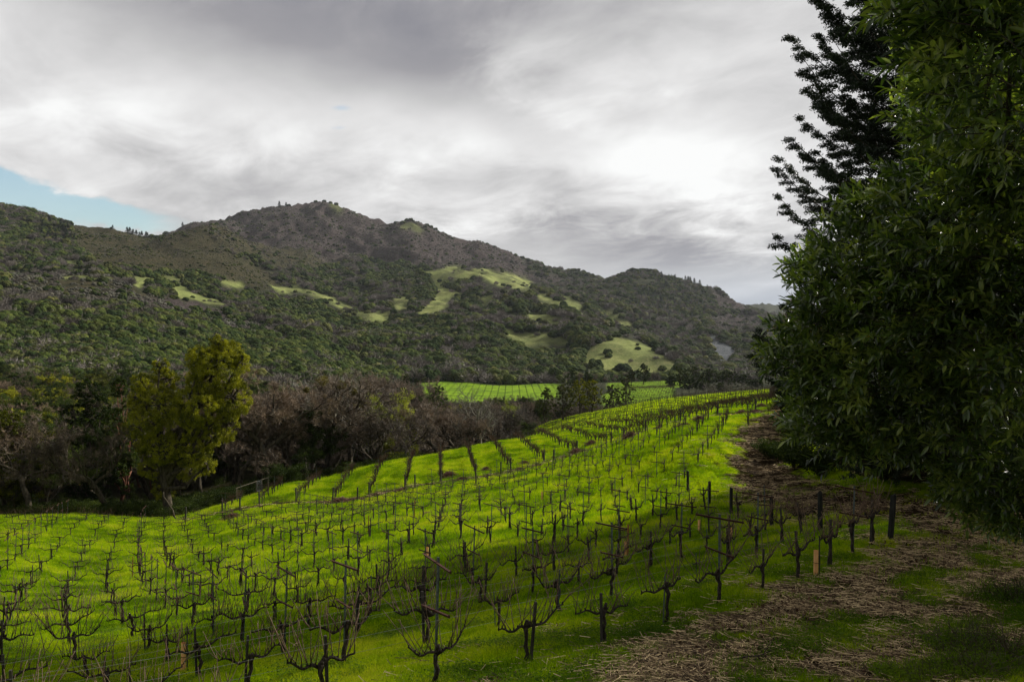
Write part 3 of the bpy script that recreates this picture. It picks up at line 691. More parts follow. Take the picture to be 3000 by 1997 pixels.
tube_shelter(2273, 1227, 0.9, stake=False, lab='bright orange vine tube at the top of the dirt road bend')
def wood_stake(px, py, h, lab):
    x, y, z = ray(px, py); m = MB(); m.box((0, 0, h / 2 - 0.1), (0.024, 0.024, h / 2 + 0.1)); o = new_obj('wooden_stake', m.mesh('wooden_stake', M_owood)); o.location = (x, y, z); o.rotation_euler = (0, 0.02, 0.4)
    tag(o, lab, 'stake', 'orange wooden stakes')
wood_stake(1839, 1632, 1.25, 'tall orange wooden stake right beside an orange vine tube in mid slope')
wood_stake(388, 1694, 1.35, 'thin orange wooden stake standing alone in the grass on the left')
wood_stake(1214, 1520, 1.3, 'orange wooden stake behind cross arms left of the centre slope')
wood_stake(1079, 1563, 1.2, 'orange wooden stake in open grass between young vines')
# ---- heaps of prunings along the straw path
def brush_mesh(seed, n=420):
    r = np.random.RandomState(seed); m = MB()
    for i in range(n):
        a = r.uniform(0, 6.28); q = abs(r.normal(0, 0.42)); q = min(q, 1.1); h = max(0.02, (1 - q * 0.85)) * r.uniform(0.02, 0.62)
        c = np.array([math.cos(a) * q, math.sin(a) * q, h]); d = r.normal(0, 1, 3); d[2] *= 0.45; d /= np.linalg.norm(d); L = r.uniform(0.2, 0.55)
        m.tube([c - d * L, c + (0, 0, r.uniform(0, 0.1)), c + d * L], [0.012, 0.012, 0.006], 3, False)
    for i in range(6):
        a = r.uniform(0, 6.28); m.tube([(0, 0, 0.0), (math.cos(a) * 0.6, math.sin(a) * 0.6, 0.08)], [0.14, 0.05], 6)
    return m.mesh('pruning_heap', M_brush)
BR = [brush_mesh(s) for s in range(3)]
heaps = [(1316,1397,1.3,'round heap of cut vine canes at the foot of the row that runs straight away'),(1182,1437,1.1,'low heap of cut canes beside a weathered post on the straw path left of centre'),
 (1352,1407,0.8,'small dark clump of cut canes right of a weathered post'),(1424,1377,0.8,'small heap of cut canes between two row ends near the middle of the straw path'),(1537,1360,0.85,'rounded brown heap of cut canes near the bright middle bend of the path'),
 (1522,1372,0.6,'flat little heap of cut canes just in front of a rounded one'),(1690,1329,1.25,'big round heap of cut canes on the straw path right of centre'),(1734,1303,1.15,'long heap of cut canes just behind the big round one'),
 (1849,1284,1.5,'largest heap of cut canes beside a tall post on the right of the straw path'),(998,1471,1.7,'wide low heap of cut canes at the left row ends'),(1040,1466,1.2,'low heap of cut canes joined to the right of the wide one'),
 (1108,1447,0.9,'thin heap of cut canes at the foot of the second leaning row'),(2007,1248,1.2,'heap of cut canes below the dense far rows on the right'),(2048,1233,1.1,'smooth oval heap of cut canes right of two posts'),(1933,1257,0.8,'small heap of cut canes under dense far rows'),
 (2175,1212,0.9,'little heap of cut canes near the top of the field'),(2215,1206,1.0,'heap of cut canes behind a thin post near the top bend'),(2232,1195,1.1,'tall heap of cut canes at the far right rows'),(2288,1195,1.5,'long dark heap of cut canes next to the roadside trees'),
 (682,1520,1.1,'pinkish heap of cut canes in front of short left rows'),(535,1524,0.8,'small heap of cut canes near the lower field edge at the left'),(1255,1508,0.8,'flat clump of dead canes lying in open grass'),(1002,1493,0.7,'low dark clump of prunings just below the straw path at the left')]
for i, (px, py, s, lab) in enumerate(heaps):
    x, y, z = ray(px, py, 40, 130); o = new_obj('pruning_heap', BR[i % 3]); o.location = (x, y, z - 0.05); o.scale = (s, s * 0.9, s * (0.5 if 'low' in lab or 'flat' in lab or 'thin' in lab else 0.85)); o.rotation_euler = (0, 0, i * 1.3)
    tag(o, lab, 'pile of cut canes', 'heaps of prunings along the straw path')
# ---- scattered remainder as one mass each (geometry-node instances on points)
VARCOL = bpy.data.collections
def scatter(name, pts, rot, scl, idx, variants, kindlabel=None, cat=None):
    """stuff: one object, instances of the variant meshes on its points"""
    c = bpy.data.collections.new(name + '_kinds')
    for k, me in enumerate(variants):
        o = bpy.data.objects.new(f'{name}_kind_{k:02d}', me); c.objects.link(o)
    pts = np.asarray(pts, np.float32); me = bpy.data.meshes.new(name); me.vertices.add(len(pts)); me.vertices.foreach_set('co', pts.ravel())
    a = me.attributes.new('rot', 'FLOAT_VECTOR', 'POINT'); a.data.foreach_set('vector', np.asarray(rot, np.float32).ravel())
    scl = np.asarray(scl, np.float32)
    if scl.ndim == 1: scl = np.repeat(scl[:, None], 3, 1)
    a = me.attributes.new('scl', 'FLOAT_VECTOR', 'POINT'); a.data.foreach_set('vector', scl.ravel())
    a = me.attributes.new('idx', 'INT', 'POINT'); a.data.foreach_set('value', np.asarray(idx, np.int32).ravel())
    o = new_obj(name, me)
    ng = bpy.data.node_groups.new(name + '_scatter', 'GeometryNodeTree')
    ng.interface.new_socket('Geometry', in_out='INPUT', socket_type='NodeSocketGeometry'); ng.interface.new_socket('Geometry', in_out='OUTPUT', socket_type='NodeSocketGeometry')
    gi = ng.nodes.new('NodeGroupInput'); go = ng.nodes.new('NodeGroupOutput')
    mp = ng.nodes.new('GeometryNodeMeshToPoints'); io = ng.nodes.new('GeometryNodeInstanceOnPoints'); ci = ng.nodes.new('GeometryNodeCollectionInfo')
    ci.inputs['Collection'].default_value = c; ci.inputs['Separate Children'].default_value = True; ci.inputs['Reset Children'].default_value = True
    def na(nm, ty):
        n = ng.nodes.new('GeometryNodeInputNamedAttribute'); n.data_type = ty; n.inputs['Name'].default_value = nm; return n.outputs[0]
    L = ng.links.new
    L(gi.outputs[0], mp.inputs[0]); L(mp.outputs[0], io.inputs['Points']); L(ci.outputs[0], io.inputs['Instance'])
    io.inputs['Pick Instance'].default_value = True; L(na('idx', 'INT'), io.inputs['Instance Index']); L(na('rot', 'FLOAT_VECTOR'), io.inputs['Rotation']); L(na('scl', 'FLOAT_VECTOR'), io.inputs['Scale'])
    L(io.outputs[0], go.inputs[0])
    m = o.modifiers.new('scatter', 'NODES'); m.node_group = ng
    tag(o, kind='stuff')
    return o
M_fcane = simple('far_vine_cane', (0.035, 0.022, 0.014), (0.11, 0.070, 0.045), 2, 0.9, 0.1)
LOWV = []
for i in range(9):
    t, c = vine_meshes(300 + i, dense=i < 3, low=True, sparse=i >= 3, cl=0.3 if i >= 6 else 1.0); nt_ = len(t.q and np.vstack(t.q)); nT = len(t.t and np.vstack(t.t))
    m = MB(); m.add(np.vstack(t.v), np.vstack(t.q), np.vstack(t.t)); nqt, ntt = sum(map(len, m.q)), sum(map(len, m.t))
    m.add(np.vstack(c.v), np.vstack(c.q)); Q = np.vstack(m.q); fm = np.zeros(len(Q) + ntt, int); fm[nqt:len(Q)] = 1
    LOWV.append(mesh_np('far_vine', np.vstack(m.v), Q, np.vstack(m.t), [M_vbark, M_fcane], False, fm))
allv = [(x, y, a, 1.0) for x, y, a in rest1] + [(x, y, a, 1.02) for x, y, a in b2] + [(x, y, a, 1.1) for x, y, a in fv]
r = np.random.RandomState(8); A = np.array(allv); n = len(A)
tagv = scatter('grapevines', np.stack([A[:, 0] + r.normal(0, 0.07, n), A[:, 1] + r.normal(0, 0.07, n), gz(A[:, 0], A[:, 1])], -1), np.stack([r.normal(0, 0.05, n), r.normal(0, 0.05, n), A[:, 2] + np.pi * r.randint(0, 2, n)], -1),
        np.stack([A[:, 3] * r.uniform(.9, 1.1, n), A[:, 3] * r.uniform(.8, 1.1, n) * np.where((A[:, 1] < 150) & (A[:, 2] > 1.6) & (A[:, 2] < 1.7), 1.35, 1), A[:, 3] * r.uniform(0.85, 1.12, n) * np.where(A[:, 1] > 150, 0.9, 1)], -1), np.concatenate([r.randint(3, 6, len(rest1)), np.where(np.array([v[1] for v in b2]) < 135, r.randint(0, 3, len(b2)), r.randint(6, 9, len(b2))), r.randint(0, 6, len(fv))]), LOWV)
tag(tagv, 'dark bare grapevines filling the far rows of the vineyard beyond the straw path', 'grapevines')
m = MB(); m.box((0, 0, 0.95), (0.02, 0.02, 1.0)); m.box((0, 0, 1.85), (0.02, 0.5, 0.022)); m.box((0, 0, 1.2), (0.02, 0.36, 0.02))
far_post = m.mesh('far_post', M_stake)
A = np.array([(x, y) for x, y in rest_post] + fpost); n = len(A)
o = scatter('line_posts', np.stack([A[:, 0], A[:, 1], gz(A[:, 0], A[:, 1])], -1), np.stack([np.zeros(n), np.zeros(n), np.full(n, 1.6)], -1), np.ones(n), np.zeros(n, int), [far_post])
tag(o, 'tiny dark trellis posts standing in the far blocks of the vineyard', 'trellis posts')
print('vines1', len(vines1), 'single', cnt, 'b2', len(b2), 'posts', npost, 'rest', len(rest_post), 'far', len(fv))
# ---------------------------------------------------------------- foliage materials
def leaf_mat(name, stops, trans=0.35, tcol=None, rough=0.55, spec=0.3, scale=0.6, world_noise=False):
    m, t, b = material(name); n = tnoise(t, scale, 4, 0.6); oi = t.nodes.new('ShaderNodeObjectInfo')
    geo = t.nodes.new('ShaderNodeNewGeometry')
    if world_noise:          # patches of the sward, in metres on the ground
        a = t.nodes.new('ShaderNodeTexNoise'); a.inputs['Scale'].default_value = 0.22; a.inputs['Detail'].default_value = 6; a.inputs['Roughness'].default_value = 0.65; t.links.new(geo.outputs['Position'], a.inputs['Vector'])
        n = mth(t, 'MULTIPLY_ADD', mth(t, 'SUBTRACT', a.outputs[0], 0.5), 1.7, 0.5)
    f = mth(t, 'ADD', n, mth(t, 'MULTIPLY_ADD', oi.outputs['Random'], 0.30, -0.15))
    f = mth(t, 'ADD', f, mth(t, 'MULTIPLY_ADD', geo.outputs['Random Per Island'], 0.24, -0.12))
    c = ramp(t, f, stops); t.links.new(c, b.inputs['Base Color']); b.inputs['Roughness'].default_value = rough; b.inputs['Specular IOR Level'].default_value = spec
    if trans:
        tr = t.nodes.new('ShaderNodeBsdfTranslucent'); mx = t.nodes.new('ShaderNodeMixShader'); mx.inputs[0].default_value = trans
        cm = mixc(t, 1.0, c, c); mm = t.nodes.new('ShaderNodeMix'); mm.data_type = 'RGBA'; mm.blend_type = 'MULTIPLY'; mm.inputs[0].default_value = 1
        t.links.new(c, mm.inputs[6]); mm.inputs[7].default_value = (*(tcol or (1.6, 1.7, 0.7)), 1)
        t.links.new(mm.outputs[2], tr.inputs[0]); out = next(n for n in t.nodes if n.type == 'OUTPUT_MATERIAL')
        t.links.new(b.outputs[0], mx.inputs[1]); t.links.new(tr.outputs[0], mx.inputs[2]); t.links.new(mx.outputs[0], out.inputs[0])
    return m
M_oak = leaf_mat('oak_leaves', [(0.30, (0.010, 0.020, 0.005)), (0.5, (0.026, 0.042, 0.008)), (0.72, (0.072, 0.088, 0.018))], 0.12, spec=0.05, rough=0.9)
M_olive = leaf_mat('olive_leaves', [(0.30, (0.020, 0.026, 0.007)), (0.5, (0.050, 0.058, 0.015)), (0.72, (0.095, 0.10, 0.030))], 0.15, spec=0.05, rough=0.9)
M_yel = leaf_mat('yellow_green_leaves', [(0.30, (0.030, 0.036, 0.002)), (0.5, (0.080, 0.096, 0.003)), (0.68, (0.28, 0.285, 0.012))], 0.28, (1.5, 1.4, 0.5), spec=0.1)
M_willow = leaf_mat('fresh_leaves', [(0.30, (0.10, 0.125, 0.008)), (0.5, (0.19, 0.22, 0.014)), (0.72, (0.31, 0.32, 0.03))], 0.4, (1.4, 1.5, 0.5))
M_dgreen = leaf_mat('dark_evergreen_leaves', [(0.30, (0.012, 0.020, 0.004)), (0.5, (0.030, 0.046, 0.008)), (0.72, (0.070, 0.095, 0.016))], 0.25, spec=0.08, rough=0.8)
M_bay = leaf_mat('bay_leaves', [(0.32, (0.014, 0.030, 0.007)), (0.5, (0.070, 0.112, 0.020)), (0.68, (0.24, 0.28, 0.060))], 0.25, (1.9, 2.1, 0.6), 0.32, 0.7, 3.0)
M_bayfl = leaf_mat('bay_buds', [(0.3, (0.25, 0.2, 0.02)), (0.7, (0.45, 0.38, 0.06))], 0.3)
M_fir = leaf_mat('conifer_needles', [(0.30, (0.007, 0.014, 0.005)), (0.5, (0.014, 0.027, 0.009)), (0.72, (0.032, 0.050, 0.015))], 0.12)
M_hbare = leaf_mat('far_bare_twigs', [(0.32, (0.045, 0.036, 0.030)), (0.5, (0.105, 0.088, 0.074)), (0.7, (0.19, 0.165, 0.135))], 0.0)
M_scrub = leaf_mat('scrub_leaves', [(0.32, (0.022, 0.024, 0.012)), (0.5, (0.055, 0.052, 0.032)), (0.7, (0.105, 0.095, 0.062))], 0.1)
M_bark = simple('tree_bark', (0.014, 0.011, 0.008), (0.10, 0.085, 0.058), 4, 0.95, 0.1, bmp=0.05, stretch=(1, 1, 0.35))
M_pale = simple('lichen_bark', (0.050, 0.044, 0.032), (0.26, 0.25, 0.19), 4, 0.95, 0.1, bmp=0.05)
M_red = simple('madrone_bark', (0.05, 0.018, 0.010), (0.16, 0.065, 0.035), 3, 0.8, 0.2)
M_twig = leaf_mat('brown_twigs', [(0.32, (0.026, 0.017, 0.009)), (0.5, (0.100, 0.070, 0.041)), (0.7, (0.24, 0.17, 0.105))], 0.0, scale=0.4)
M_twiggrey = leaf_mat('grey_twigs', [(0.32, (0.05, 0.042, 0.032)), (0.5, (0.13, 0.115, 0.09)), (0.7, (0.25, 0.23, 0.18))], 0.0, scale=0.4)
M_mist = leaf_mat('mistletoe_leaves', [(0.3, (0.045, 0.04, 0.004)), (0.7, (0.13, 0.105, 0.012))], 0.2)

# ---------------------------------------------------------------- leaf and twig clouds
def quads_at(C, D, Nn, L, W):
    """rhombus leaves: centres C, long axes D, normals N"""
    B = np.cross(D, Nn); B /= np.linalg.norm(B, axis=1)[:, None] + 1e-9
    L = np.broadcast_to(np.asarray(L, float), (len(C),))[:, None]; W = np.broadcast_to(np.asarray(W, float), (len(C),))[:, None]
    V = np.stack([C - D * L, C + B * W - D * L * 0.1, C + D * L, C - B * W - D * L * 0.1], 1)
    return V.reshape(-1, 3), np.arange(len(C) * 4).reshape(-1, 4)
def unit(r, n):
    v = r.normal(0, 1, (n, 3)); return v / (np.linalg.norm(v, axis=1)[:, None] + 1e-9)
def leaf_cloud(mb, r, tips, per, rad_, size, droop=0.0, flat=0.7):
    tips = np.repeat(np.asarray(tips, float), per, 0); n = len(tips)
    off = unit(r, n) * (r.rand(n, 1) ** 0.5) * rad_ * np.array([1, 1, flat]); off[:, 2] -= droop * r.rand(n)
    D = unit(r, n); D[:, 2] -= droop * 0.8; D /= np.linalg.norm(D, axis=1)[:, None]
    V, Q = quads_at(tips + off, D, unit(r, n), size * r.uniform(0.6, 1.2, n), size * 0.45 * r.uniform(0.7, 1.2, n)); mb.add(V, Q)
def twig_cloud(mb, r, tips, dirs, per, L, w, spread=0.8):
    P = np.repeat(np.asarray(tips, float), per, 0); d = np.repeat(np.asarray(dirs, float), per, 0) + r.normal(0, spread, (len(P), 3)); d[:, 2] += 0.15
    d /= np.linalg.norm(d, axis=1)[:, None]; n = len(P); Ls = L * r.uniform(0.5, 1.2, (n, 1)); st = P + r.normal(0, 0.12, (n, 3)) * L
    B = np.cross(d, unit(r, n)); B /= np.linalg.norm(B, axis=1)[:, None] + 1e-9
    bend = st + d * Ls * 0.55 + r.normal(0, 0.10, (n, 3)) * Ls
    V = np.stack([st - B * w, st + B * w, bend + B * w * 0.7, bend - B * w * 0.7, bend + d * Ls * 0.5 + r.normal(0, .08, (n, 3)) * Ls], 1)
    k = np.arange(n)[:, None] * 5
    mb.add(V.reshape(-1, 3), k + np.array([0, 1, 2, 3]), k + np.array([3, 2, 4]))
def skeleton(r, H, spread, trunk_r, levels=4, fork=0.3, gnarl=0.16, nb=(5, 5, 4, 4), lean=0.0, up=0.05, ratio=0.6, droopy=0.0):
    """tapered trunk and limbs; returns tube mesh, tips, tip directions"""
    mb = MB(); tips = []; dirs = []
    def branch(p, d, L, R, lev):
        n = max(3, 7 - lev); P = wander(r, p, d, L, n, gnarl * (1 + 0.25 * lev), up if lev > 0 else 0.03)
        if droopy and lev > 1: P[:, 2] -= droopy * np.linspace(0, 1, n + 1) ** 2 * L * 0.5
        mb.tube(P, R * np.linspace(1, 0.5 if lev else 0.62, n + 1), (8, 6, 5, 4, 3)[min(lev, 4)], cap=(lev == 0))
        if lev >= levels: tips.append(P[-1]); dirs.append(P[-1] - P[-2]); tips.append(P[n // 2]); dirs.append(P[n // 2] - P[n // 2 - 1]); return
        k = nb[min(lev, len(nb) - 1)]
        for i in range(k):
            f = (fork + (1 - fork) * (i + r.rand()) / k) if lev == 0 else (0.25 + 0.75 * (i + r.rand()) / k)
            f = min(f, 0.99); q = f * n; j = int(q); base = P[j] + (P[j + 1] - P[j]) * (q - j); t = P[j + 1] - P[j]; t /= np.linalg.norm(t)
            a = r.uniform(0, 6.28) if lev else i * 2.4 + r.uniform(-0.5, 0.5)
            side = np.array([math.cos(a), math.sin(a), r.uniform(-0.1, 0.35)]); side -= t * (side @ t) * 0.6
            dd = side * spread[min(lev, len(spread) - 1)] + t * (0.9 if f < 0.9 else 1.2)
            branch(base, dd, L * ratio * r.uniform(0.75, 1.2) * (1.15 - 0.35 * f if lev == 0 else 1), R * (0.62 - 0.15 * f) * r.uniform(0.8, 1.1), lev + 1)
    branch((0, 0, -0.3), (lean, 0.0, 1), H * 0.62, trunk_r, 0)
    T = np.array(tips); D = np.array(dirs); D /= np.linalg.norm(D, axis=1)[:, None]
    return mb, T, D
def normH(H, mbs, tips=None):
    """scale collected meshes so that the top sits at height H"""
    top = np.percentile(np.vstack(mbs[1].v)[:, 2], 98.5); k = H / top
    for m in mbs: m.v = [v * k for v in m.v]
def bare_tree(seed, pale=False, twigs=10, H=15, mist=False, dome=True, lean=0.0):
    r = np.random.RandomState(seed)
    mb, T, D = skeleton(r, H, (0.95, 0.9, 0.9, 0.9), H * 0.025, 4, 0.42, 0.20, (7, 5, 4, 3), lean, 0.06, 0.56)
    tw = MB(); twig_cloud(tw, r, T, D, twigs, H * 0.038, H * 0.0009, 0.8)
    fine = MB() if False else None
    parts = [mb, tw]; normH(H, parts)
    return mb.mesh('trunk', M_pale if pale else M_bark, True), tw.mesh('crown', M_twiggrey if pale else M_twig)
def leafy_tree(seed, mat, H=15, per=26, size=0.16, rad_=0.55, spread=(0.8, 0.9, 0.9, 0.9), fork=0.3, bark=None, droop=0.0, nb=(7, 5, 4, 3), levels=4, trunk_r=None, ratio=0.55, up=0.05, lean=0.0):
    r = np.random.RandomState(seed)
    mb, T, D = skeleton(r, H, spread, trunk_r or H * 0.022, levels, fork, 0.16, nb, lean, up, ratio)
    lc = MB(); leaf_cloud(lc, r, T, per, rad_, size, droop); normH(H, [mb, lc])
    return mb.mesh('trunk', bark or M_bark, True), lc.mesh('crown', mat)
def blob_tree(seed, mat, blobs, H, leaves, size, bark=None, trunk_r=0.4, droop=0.0, gap=0.25, stems=None):
    """a tree whose limbs reach into given crown masses (x, y, z, rx, ry, rz)"""
    r = np.random.RandomState(seed); mb = MB(); lc = MB(); z0 = min(b[2] - b[5] for b in blobs)
    T = wander(r, (0, 0, -0.4), (0.02, 0, 1), max(z0 + 1.5, H * 0.35), 6, 0.10); mb.tube(T, np.linspace(trunk_r, trunk_r * 0.6, 7), 9)
    vol = np.array([b[3] * b[4] * b[5] for b in blobs]) ** 0.72; vol /= vol.sum()
    for b, w in zip(blobs, vol):
        c = np.array(b[:3]); h = np.array(b[3:])
        s = T[r.randint(3, 7)]; mid = (s + c) / 2 + r.normal(0, 0.4, 3) + (0, 0, -0.3)
        mb.tube([s, (s + mid) / 2 + r.normal(0, 0.1, 3), mid, (mid + c) / 2 + r.normal(0, 0.2, 3), c], np.linspace(trunk_r * 0.5, trunk_r * 0.16, 5), 6)
        nn = int(leaves * w); m = max(6, nn // 55)
        # twig sprays: clusters of leaves on the mass's shell and inside it, with gaps
        U = unit(r, m); rr = r.uniform(0.35, 1.0, m) ** 0.35; Cc = c + U * h * rr[:, None]
        lump = perlin(Cc[:, 0] * 0.55 + 7, Cc[:, 2] * 0.55 + Cc[:, 1] * 0.3, seed) ; Cc = Cc[lump > -gap * 1.1 + 0.0]
        for q in Cc[:: max(1, len(Cc) // 26)]:
            mb.tube([c + (q - c) * 0.05, c + (q - c) * 0.5 + r.normal(0, 0.15, 3), q], [trunk_r * 0.16, trunk_r * 0.08, 0.015], 4, False)
        leaf_cloud(lc, r, Cc, max(8, nn // max(1, len(Cc))), 0.20 + 0.045 * h.mean(), size, droop, 0.8)
    return mb.mesh('trunk', bark or M_bark, True), lc.mesh('crown', mat)
def tree(name, meshes, x, y, label, cat='tree', group=None, rz=0.0, s=1.0, sz=None, extra=None, dz=0.0):
    e = empty(name, (x, y, float(gz(x, y)) + dz), rz, label, cat, group); e.scale = (s, s, sz or s)
    new_obj('trunk', meshes[0], e); new_obj('crown', meshes[1], e)
    return e
BARE = [bare_tree(400 + i, False, (17, 13, 19, 14, 18)[i]) for i in range(5)]
BAREG = [bare_tree(420 + i, True, 4) for i in range(2)]
BIGB = bare_tree(431, False, 38)
OAKL = [leafy_tree(440 + i, M_dgreen, 15, 26, 0.19, 0.6, (0.75, .9, .9, .9)) for i in range(2)]
MADR = leafy_tree(446, M_dgreen, 15, 14, 0.17, 0.6, (0.55, .8, .9, .9), bark=M_red, up=0.12)
WILL = [leafy_tree(450 + i, M_willow, 15, 12, 0.15, 0.7, (0.5, .7, .9, .9), up=0.16) for i in range(2)]
YOAK = [leafy_tree(455 + i, M_yel, 15, 22, 0.18, 0.55, (0.8, .9, .9, .9)) for i in range(2)]
def at(px, Y): return (px - 1500) / F * Y, Y
def topH(px, Y, top):
    """real height of a tree whose top is seen at a given row"""
    x, y = at(px, Y); return -(top - HY) / F * Y - float(gz(x, y))
# ---- the big yellow-green tree on the left
Y = 97.0; x0, y0 = at(492, Y); k = Y / F
def bl(px, row, w, h, dy=0, depth=None):     # crown mass given by where it stands in the tree
    return ((px - 492) * k, dy, (HY - row) * k - float(gz(x0, y0)), w * k, (depth or w) * k, h * k)
blobs = [bl(635,1080,75,75),bl(655,1035,48,45,1),bl(640,1000,26,22,0),bl(600,1050,45,45,-1),bl(700,1062,30,28,1),bl(672,1165,58,62,1),bl(590,1180,75,60,-1),bl(665,1240,36,52),bl(575,1120,55,50,2),
 bl(468,1068,24,24,0),bl(480,1110,36,34,1),bl(425,1120,36,28,-1),bl(410,1170,34,36,0),bl(480,1180,58,50,-1),bl(395,1215,30,28,1),bl(440,1235,55,45,-2),bl(540,1245,62,52,0),bl(600,1270,45,48,1),
 bl(420,1300,36,30,1),bl(480,1310,62,42,-1),bl(560,1330,60,34,0),bl(600,1365,30,26,1),bl(440,1370,36,30,0),bl(530,1390,40,24,2),bl(712,1045,14,12),bl(470,1430,34,40,1)]
tree('leafy_tree', blob_tree(21, M_yel, blobs, 22, 190000, 0.098, None, 0.62, 0.25, 0.30), x0, y0, 'tallest yellow-green leafy tree with two ragged lobes rising above the left wood')
# ---- its neighbours
def auto(name, mset, px, Y, top, label, group=None, rz=0.0, cat='tree', wide=1.0):
    h = topH(px, Y, top); x, y = at(px, Y); s = h / 15.0
    return tree(name, mset, x, y, label, cat, group, rz, s * wide, s)
def auto_blob(name, mat, px, Y, top, halfw, label, seed, group=None, leaves=9000, size=0.16, bottom=0.25, trunk_r=0.3, n=9, cat='tree', bark=None, droop=0.0, gap=0.25):
    h = topH(px, Y, top); x, y = at(px, Y); W = halfw / F * Y; r = np.random.RandomState(seed); B = []
    for i in range(n):
        f = (i + 0.5) / n; z = h * (bottom + (0.93 - bottom) * f); wr = W * math.sin(math.pi * (0.22 + 0.66 * f)) ; a = i * 2.4 + r.uniform(-0.4, 0.4)
        rr = wr * r.uniform(0.42, 0.62); B.append((math.cos(a) * (wr - rr), math.sin(a) * (wr - rr), min(z, h - rr * 0.72), rr, rr, rr * 0.8))
    B.append((0, 0, h - W * 0.42, W * 0.45, W * 0.45, W * 0.42))
    return tree(name, blob_tree(seed, mat, B, h, leaves, size, bark, trunk_r, droop, gap), x, y, label, cat, group)
auto_blob('evergreen_tree', M_dgreen, 262, 104, 1108, 105, 'dark green open evergreen tree left of the tall yellow-green one', 31, leaves=52000, size=0.13, bottom=0.10, n=16, gap=0.6)
auto_blob('evergreen_tree', M_dgreen, 352, 112, 1108, 60, 'slim dark evergreen tree with reddish limbs just behind the left lobe of the tallest tree', 32, leaves=26000, size=0.13, bottom=0.15, n=10, bark=M_red, gap=0.5)
auto_blob('leafy_tree', M_yel, 20, 96, 1198, 110, 'broad yellow-green and brown tree at the left edge of the picture', 33, leaves=34000, size=0.13, bottom=0.2, n=12, gap=0.3)
auto('bare_tree', BARE[0], 95, 94, 1225, 'dark crooked bare tree in front of the broad yellow-green tree at the left edge', rz=1.2)
auto('bare_tree', BARE[3], 330, 95, 1225, 'low leaning dark tree with a slanting trunk left of the tallest tree', rz=4.2)
auto('bare_tree', BIGB, 785, 112, 1082, 'broad rounded bare brown tree right of the tallest tree', rz=0.6, wide=1.12)
auto('bare_tree', BAREG[0], 885, 135, 1085, 'pale twisted dead treetop showing behind the broad brown tree', rz=2.0)
auto('bare_tree', BARE[1], 975, 122, 1105, 'tall bare tree with mistletoe clumps and a leaning dark trunk', rz=0.3, wide=1.15)
auto('bare_tree', BARE[2], 1058, 128, 1180, 'smaller mossy forked bare tree right of the mistletoe tree', rz=1.0)
auto('bare_tree', BAREG[1], 1400, 150, 1140, 'pale silvery bare tree with twisting limbs near the middle of the wood', rz=0.0)
auto('bare_tree', BARE[4], 1282, 148, 1175, 'slender dark-trunked bare tree left of the pale silvery one', rz=2.6)
for i, (px, row, pY, rr) in enumerate(((952,1112,122,20),(1008,1125,122,16),(1045,1145,124,13),(1078,1185,126,16),(905,1140,120,10))):
    m = MB(); r = np.random.RandomState(i); x, y = at(px, pY); leaf_cloud(m, r, unit(r, 22) * rr / F * pY * 0.6, 34, rr / F * pY * 0.5, 0.11); o = new_obj('mistletoe', m.mesh('mistletoe', M_mist))
    o.location = (x, y - 1.5, (HY - row) / F * pY); tag(o, 'olive %s mistletoe clump hanging in the bare crowns, %s from the left' % ('round', ordinal((2, 3, 4, 5, 1)[i])), 'mistletoe', 'mistletoe clumps in the bare trees')
FEAT = (785, 975, 1400, 1282, 1058)
# ---- belt of the wood along the creek: bare trees and some leafy ones, top line as seen
TOPX = [-60, 60, 180, 300, 420, 560, 680, 760, 860, 930, 1000, 1080, 1150, 1220, 1300, 1380, 1450, 1520, 1580]
TOPR = [1215, 1240, 1220, 1190, 1200, 1200, 1150, 1120, 1120, 1130, 1125, 1165, 1150, 1165, 1190, 1175, 1175, 1180, 1215]
r = np.random.RandomState(99); nb_ = 0
words = ['left edge', 'left', 'centre left', 'centre']
for rank, (dY, dt, step, off) in enumerate(((6, 38, 62, 0), (20, 12, 84, 25), (40, 0, 76, 10))):
    px = -60 + off
    while px < 1570:
        base = float(np.interp(px, [-60, 500, 760, 1050, 1250, 1400, 1560], [90, 93, 106, 116, 132, 146, 205])); Y = base + dY + r.uniform(-3, 4)
        top = np.interp(px, TOPX, TOPR) + dt + r.uniform(-10, 28)
        t = r.rand(); x, y = at(px, Y)
        if rank < 2 and any(abs(px - f_) < (75 if f_ == 785 else 38) for f_ in FEAT): px += 20; continue
        if rank == 0 and 150 < px < 700 or rank == 1 and 200 < px < 660 and t < 0.6: px += step; continue
        side = 'behind the lower field' if px < 560 else ('behind the left rows' if px < 1000 else 'behind the right-leaning rows')
        row_ = ('in the front', 'in the second', 'in the rear')[rank]
        if rank == 2 and (1120 < px < 1240 or 1450 < px < 1560): auto('leafy_tree', WILL[nb_ % 2], px, Y, top - 12, f'fresh yellow-green leafy tree {row_} line of the wood {side}', 'fresh green trees in the wood', r.uniform(0, 6))
        elif rank == 1 and 1080 < px < 1230: auto('leafy_tree', WILL[nb_ % 2], px, Y, top - 5, f'fresh yellow-green leafy tree {row_} line of the wood {side}', 'fresh green trees in the wood', r.uniform(0, 6))
        elif t < 0.2 and px < 430 or px < 120 and rank == 0: auto('olive_green_tree', YOAK[nb_ % 2], px, Y, top + 12, f'olive yellow-green tree {row_} line of the wood {side}', 'olive trees in the wood', r.uniform(0, 6))
        elif t < (0.72 if px < 430 else 0.30 if px < 640 else 0.12): auto('evergreen_tree', OAKL[nb_ % 2], px, Y, top + 12, f'dark evergreen tree {row_} line of the wood {side}', 'dark evergreens in the wood', r.uniform(0, 6))
        else: auto('bare_tree', BARE[nb_ % 5], px, Y, top, f'brown bare tree {row_} line of the wood {side}', 'bare trees in the creekside wood', r.uniform(0, 6))
        nb_ += 1; px += step * r.uniform(0.75, 1.25)
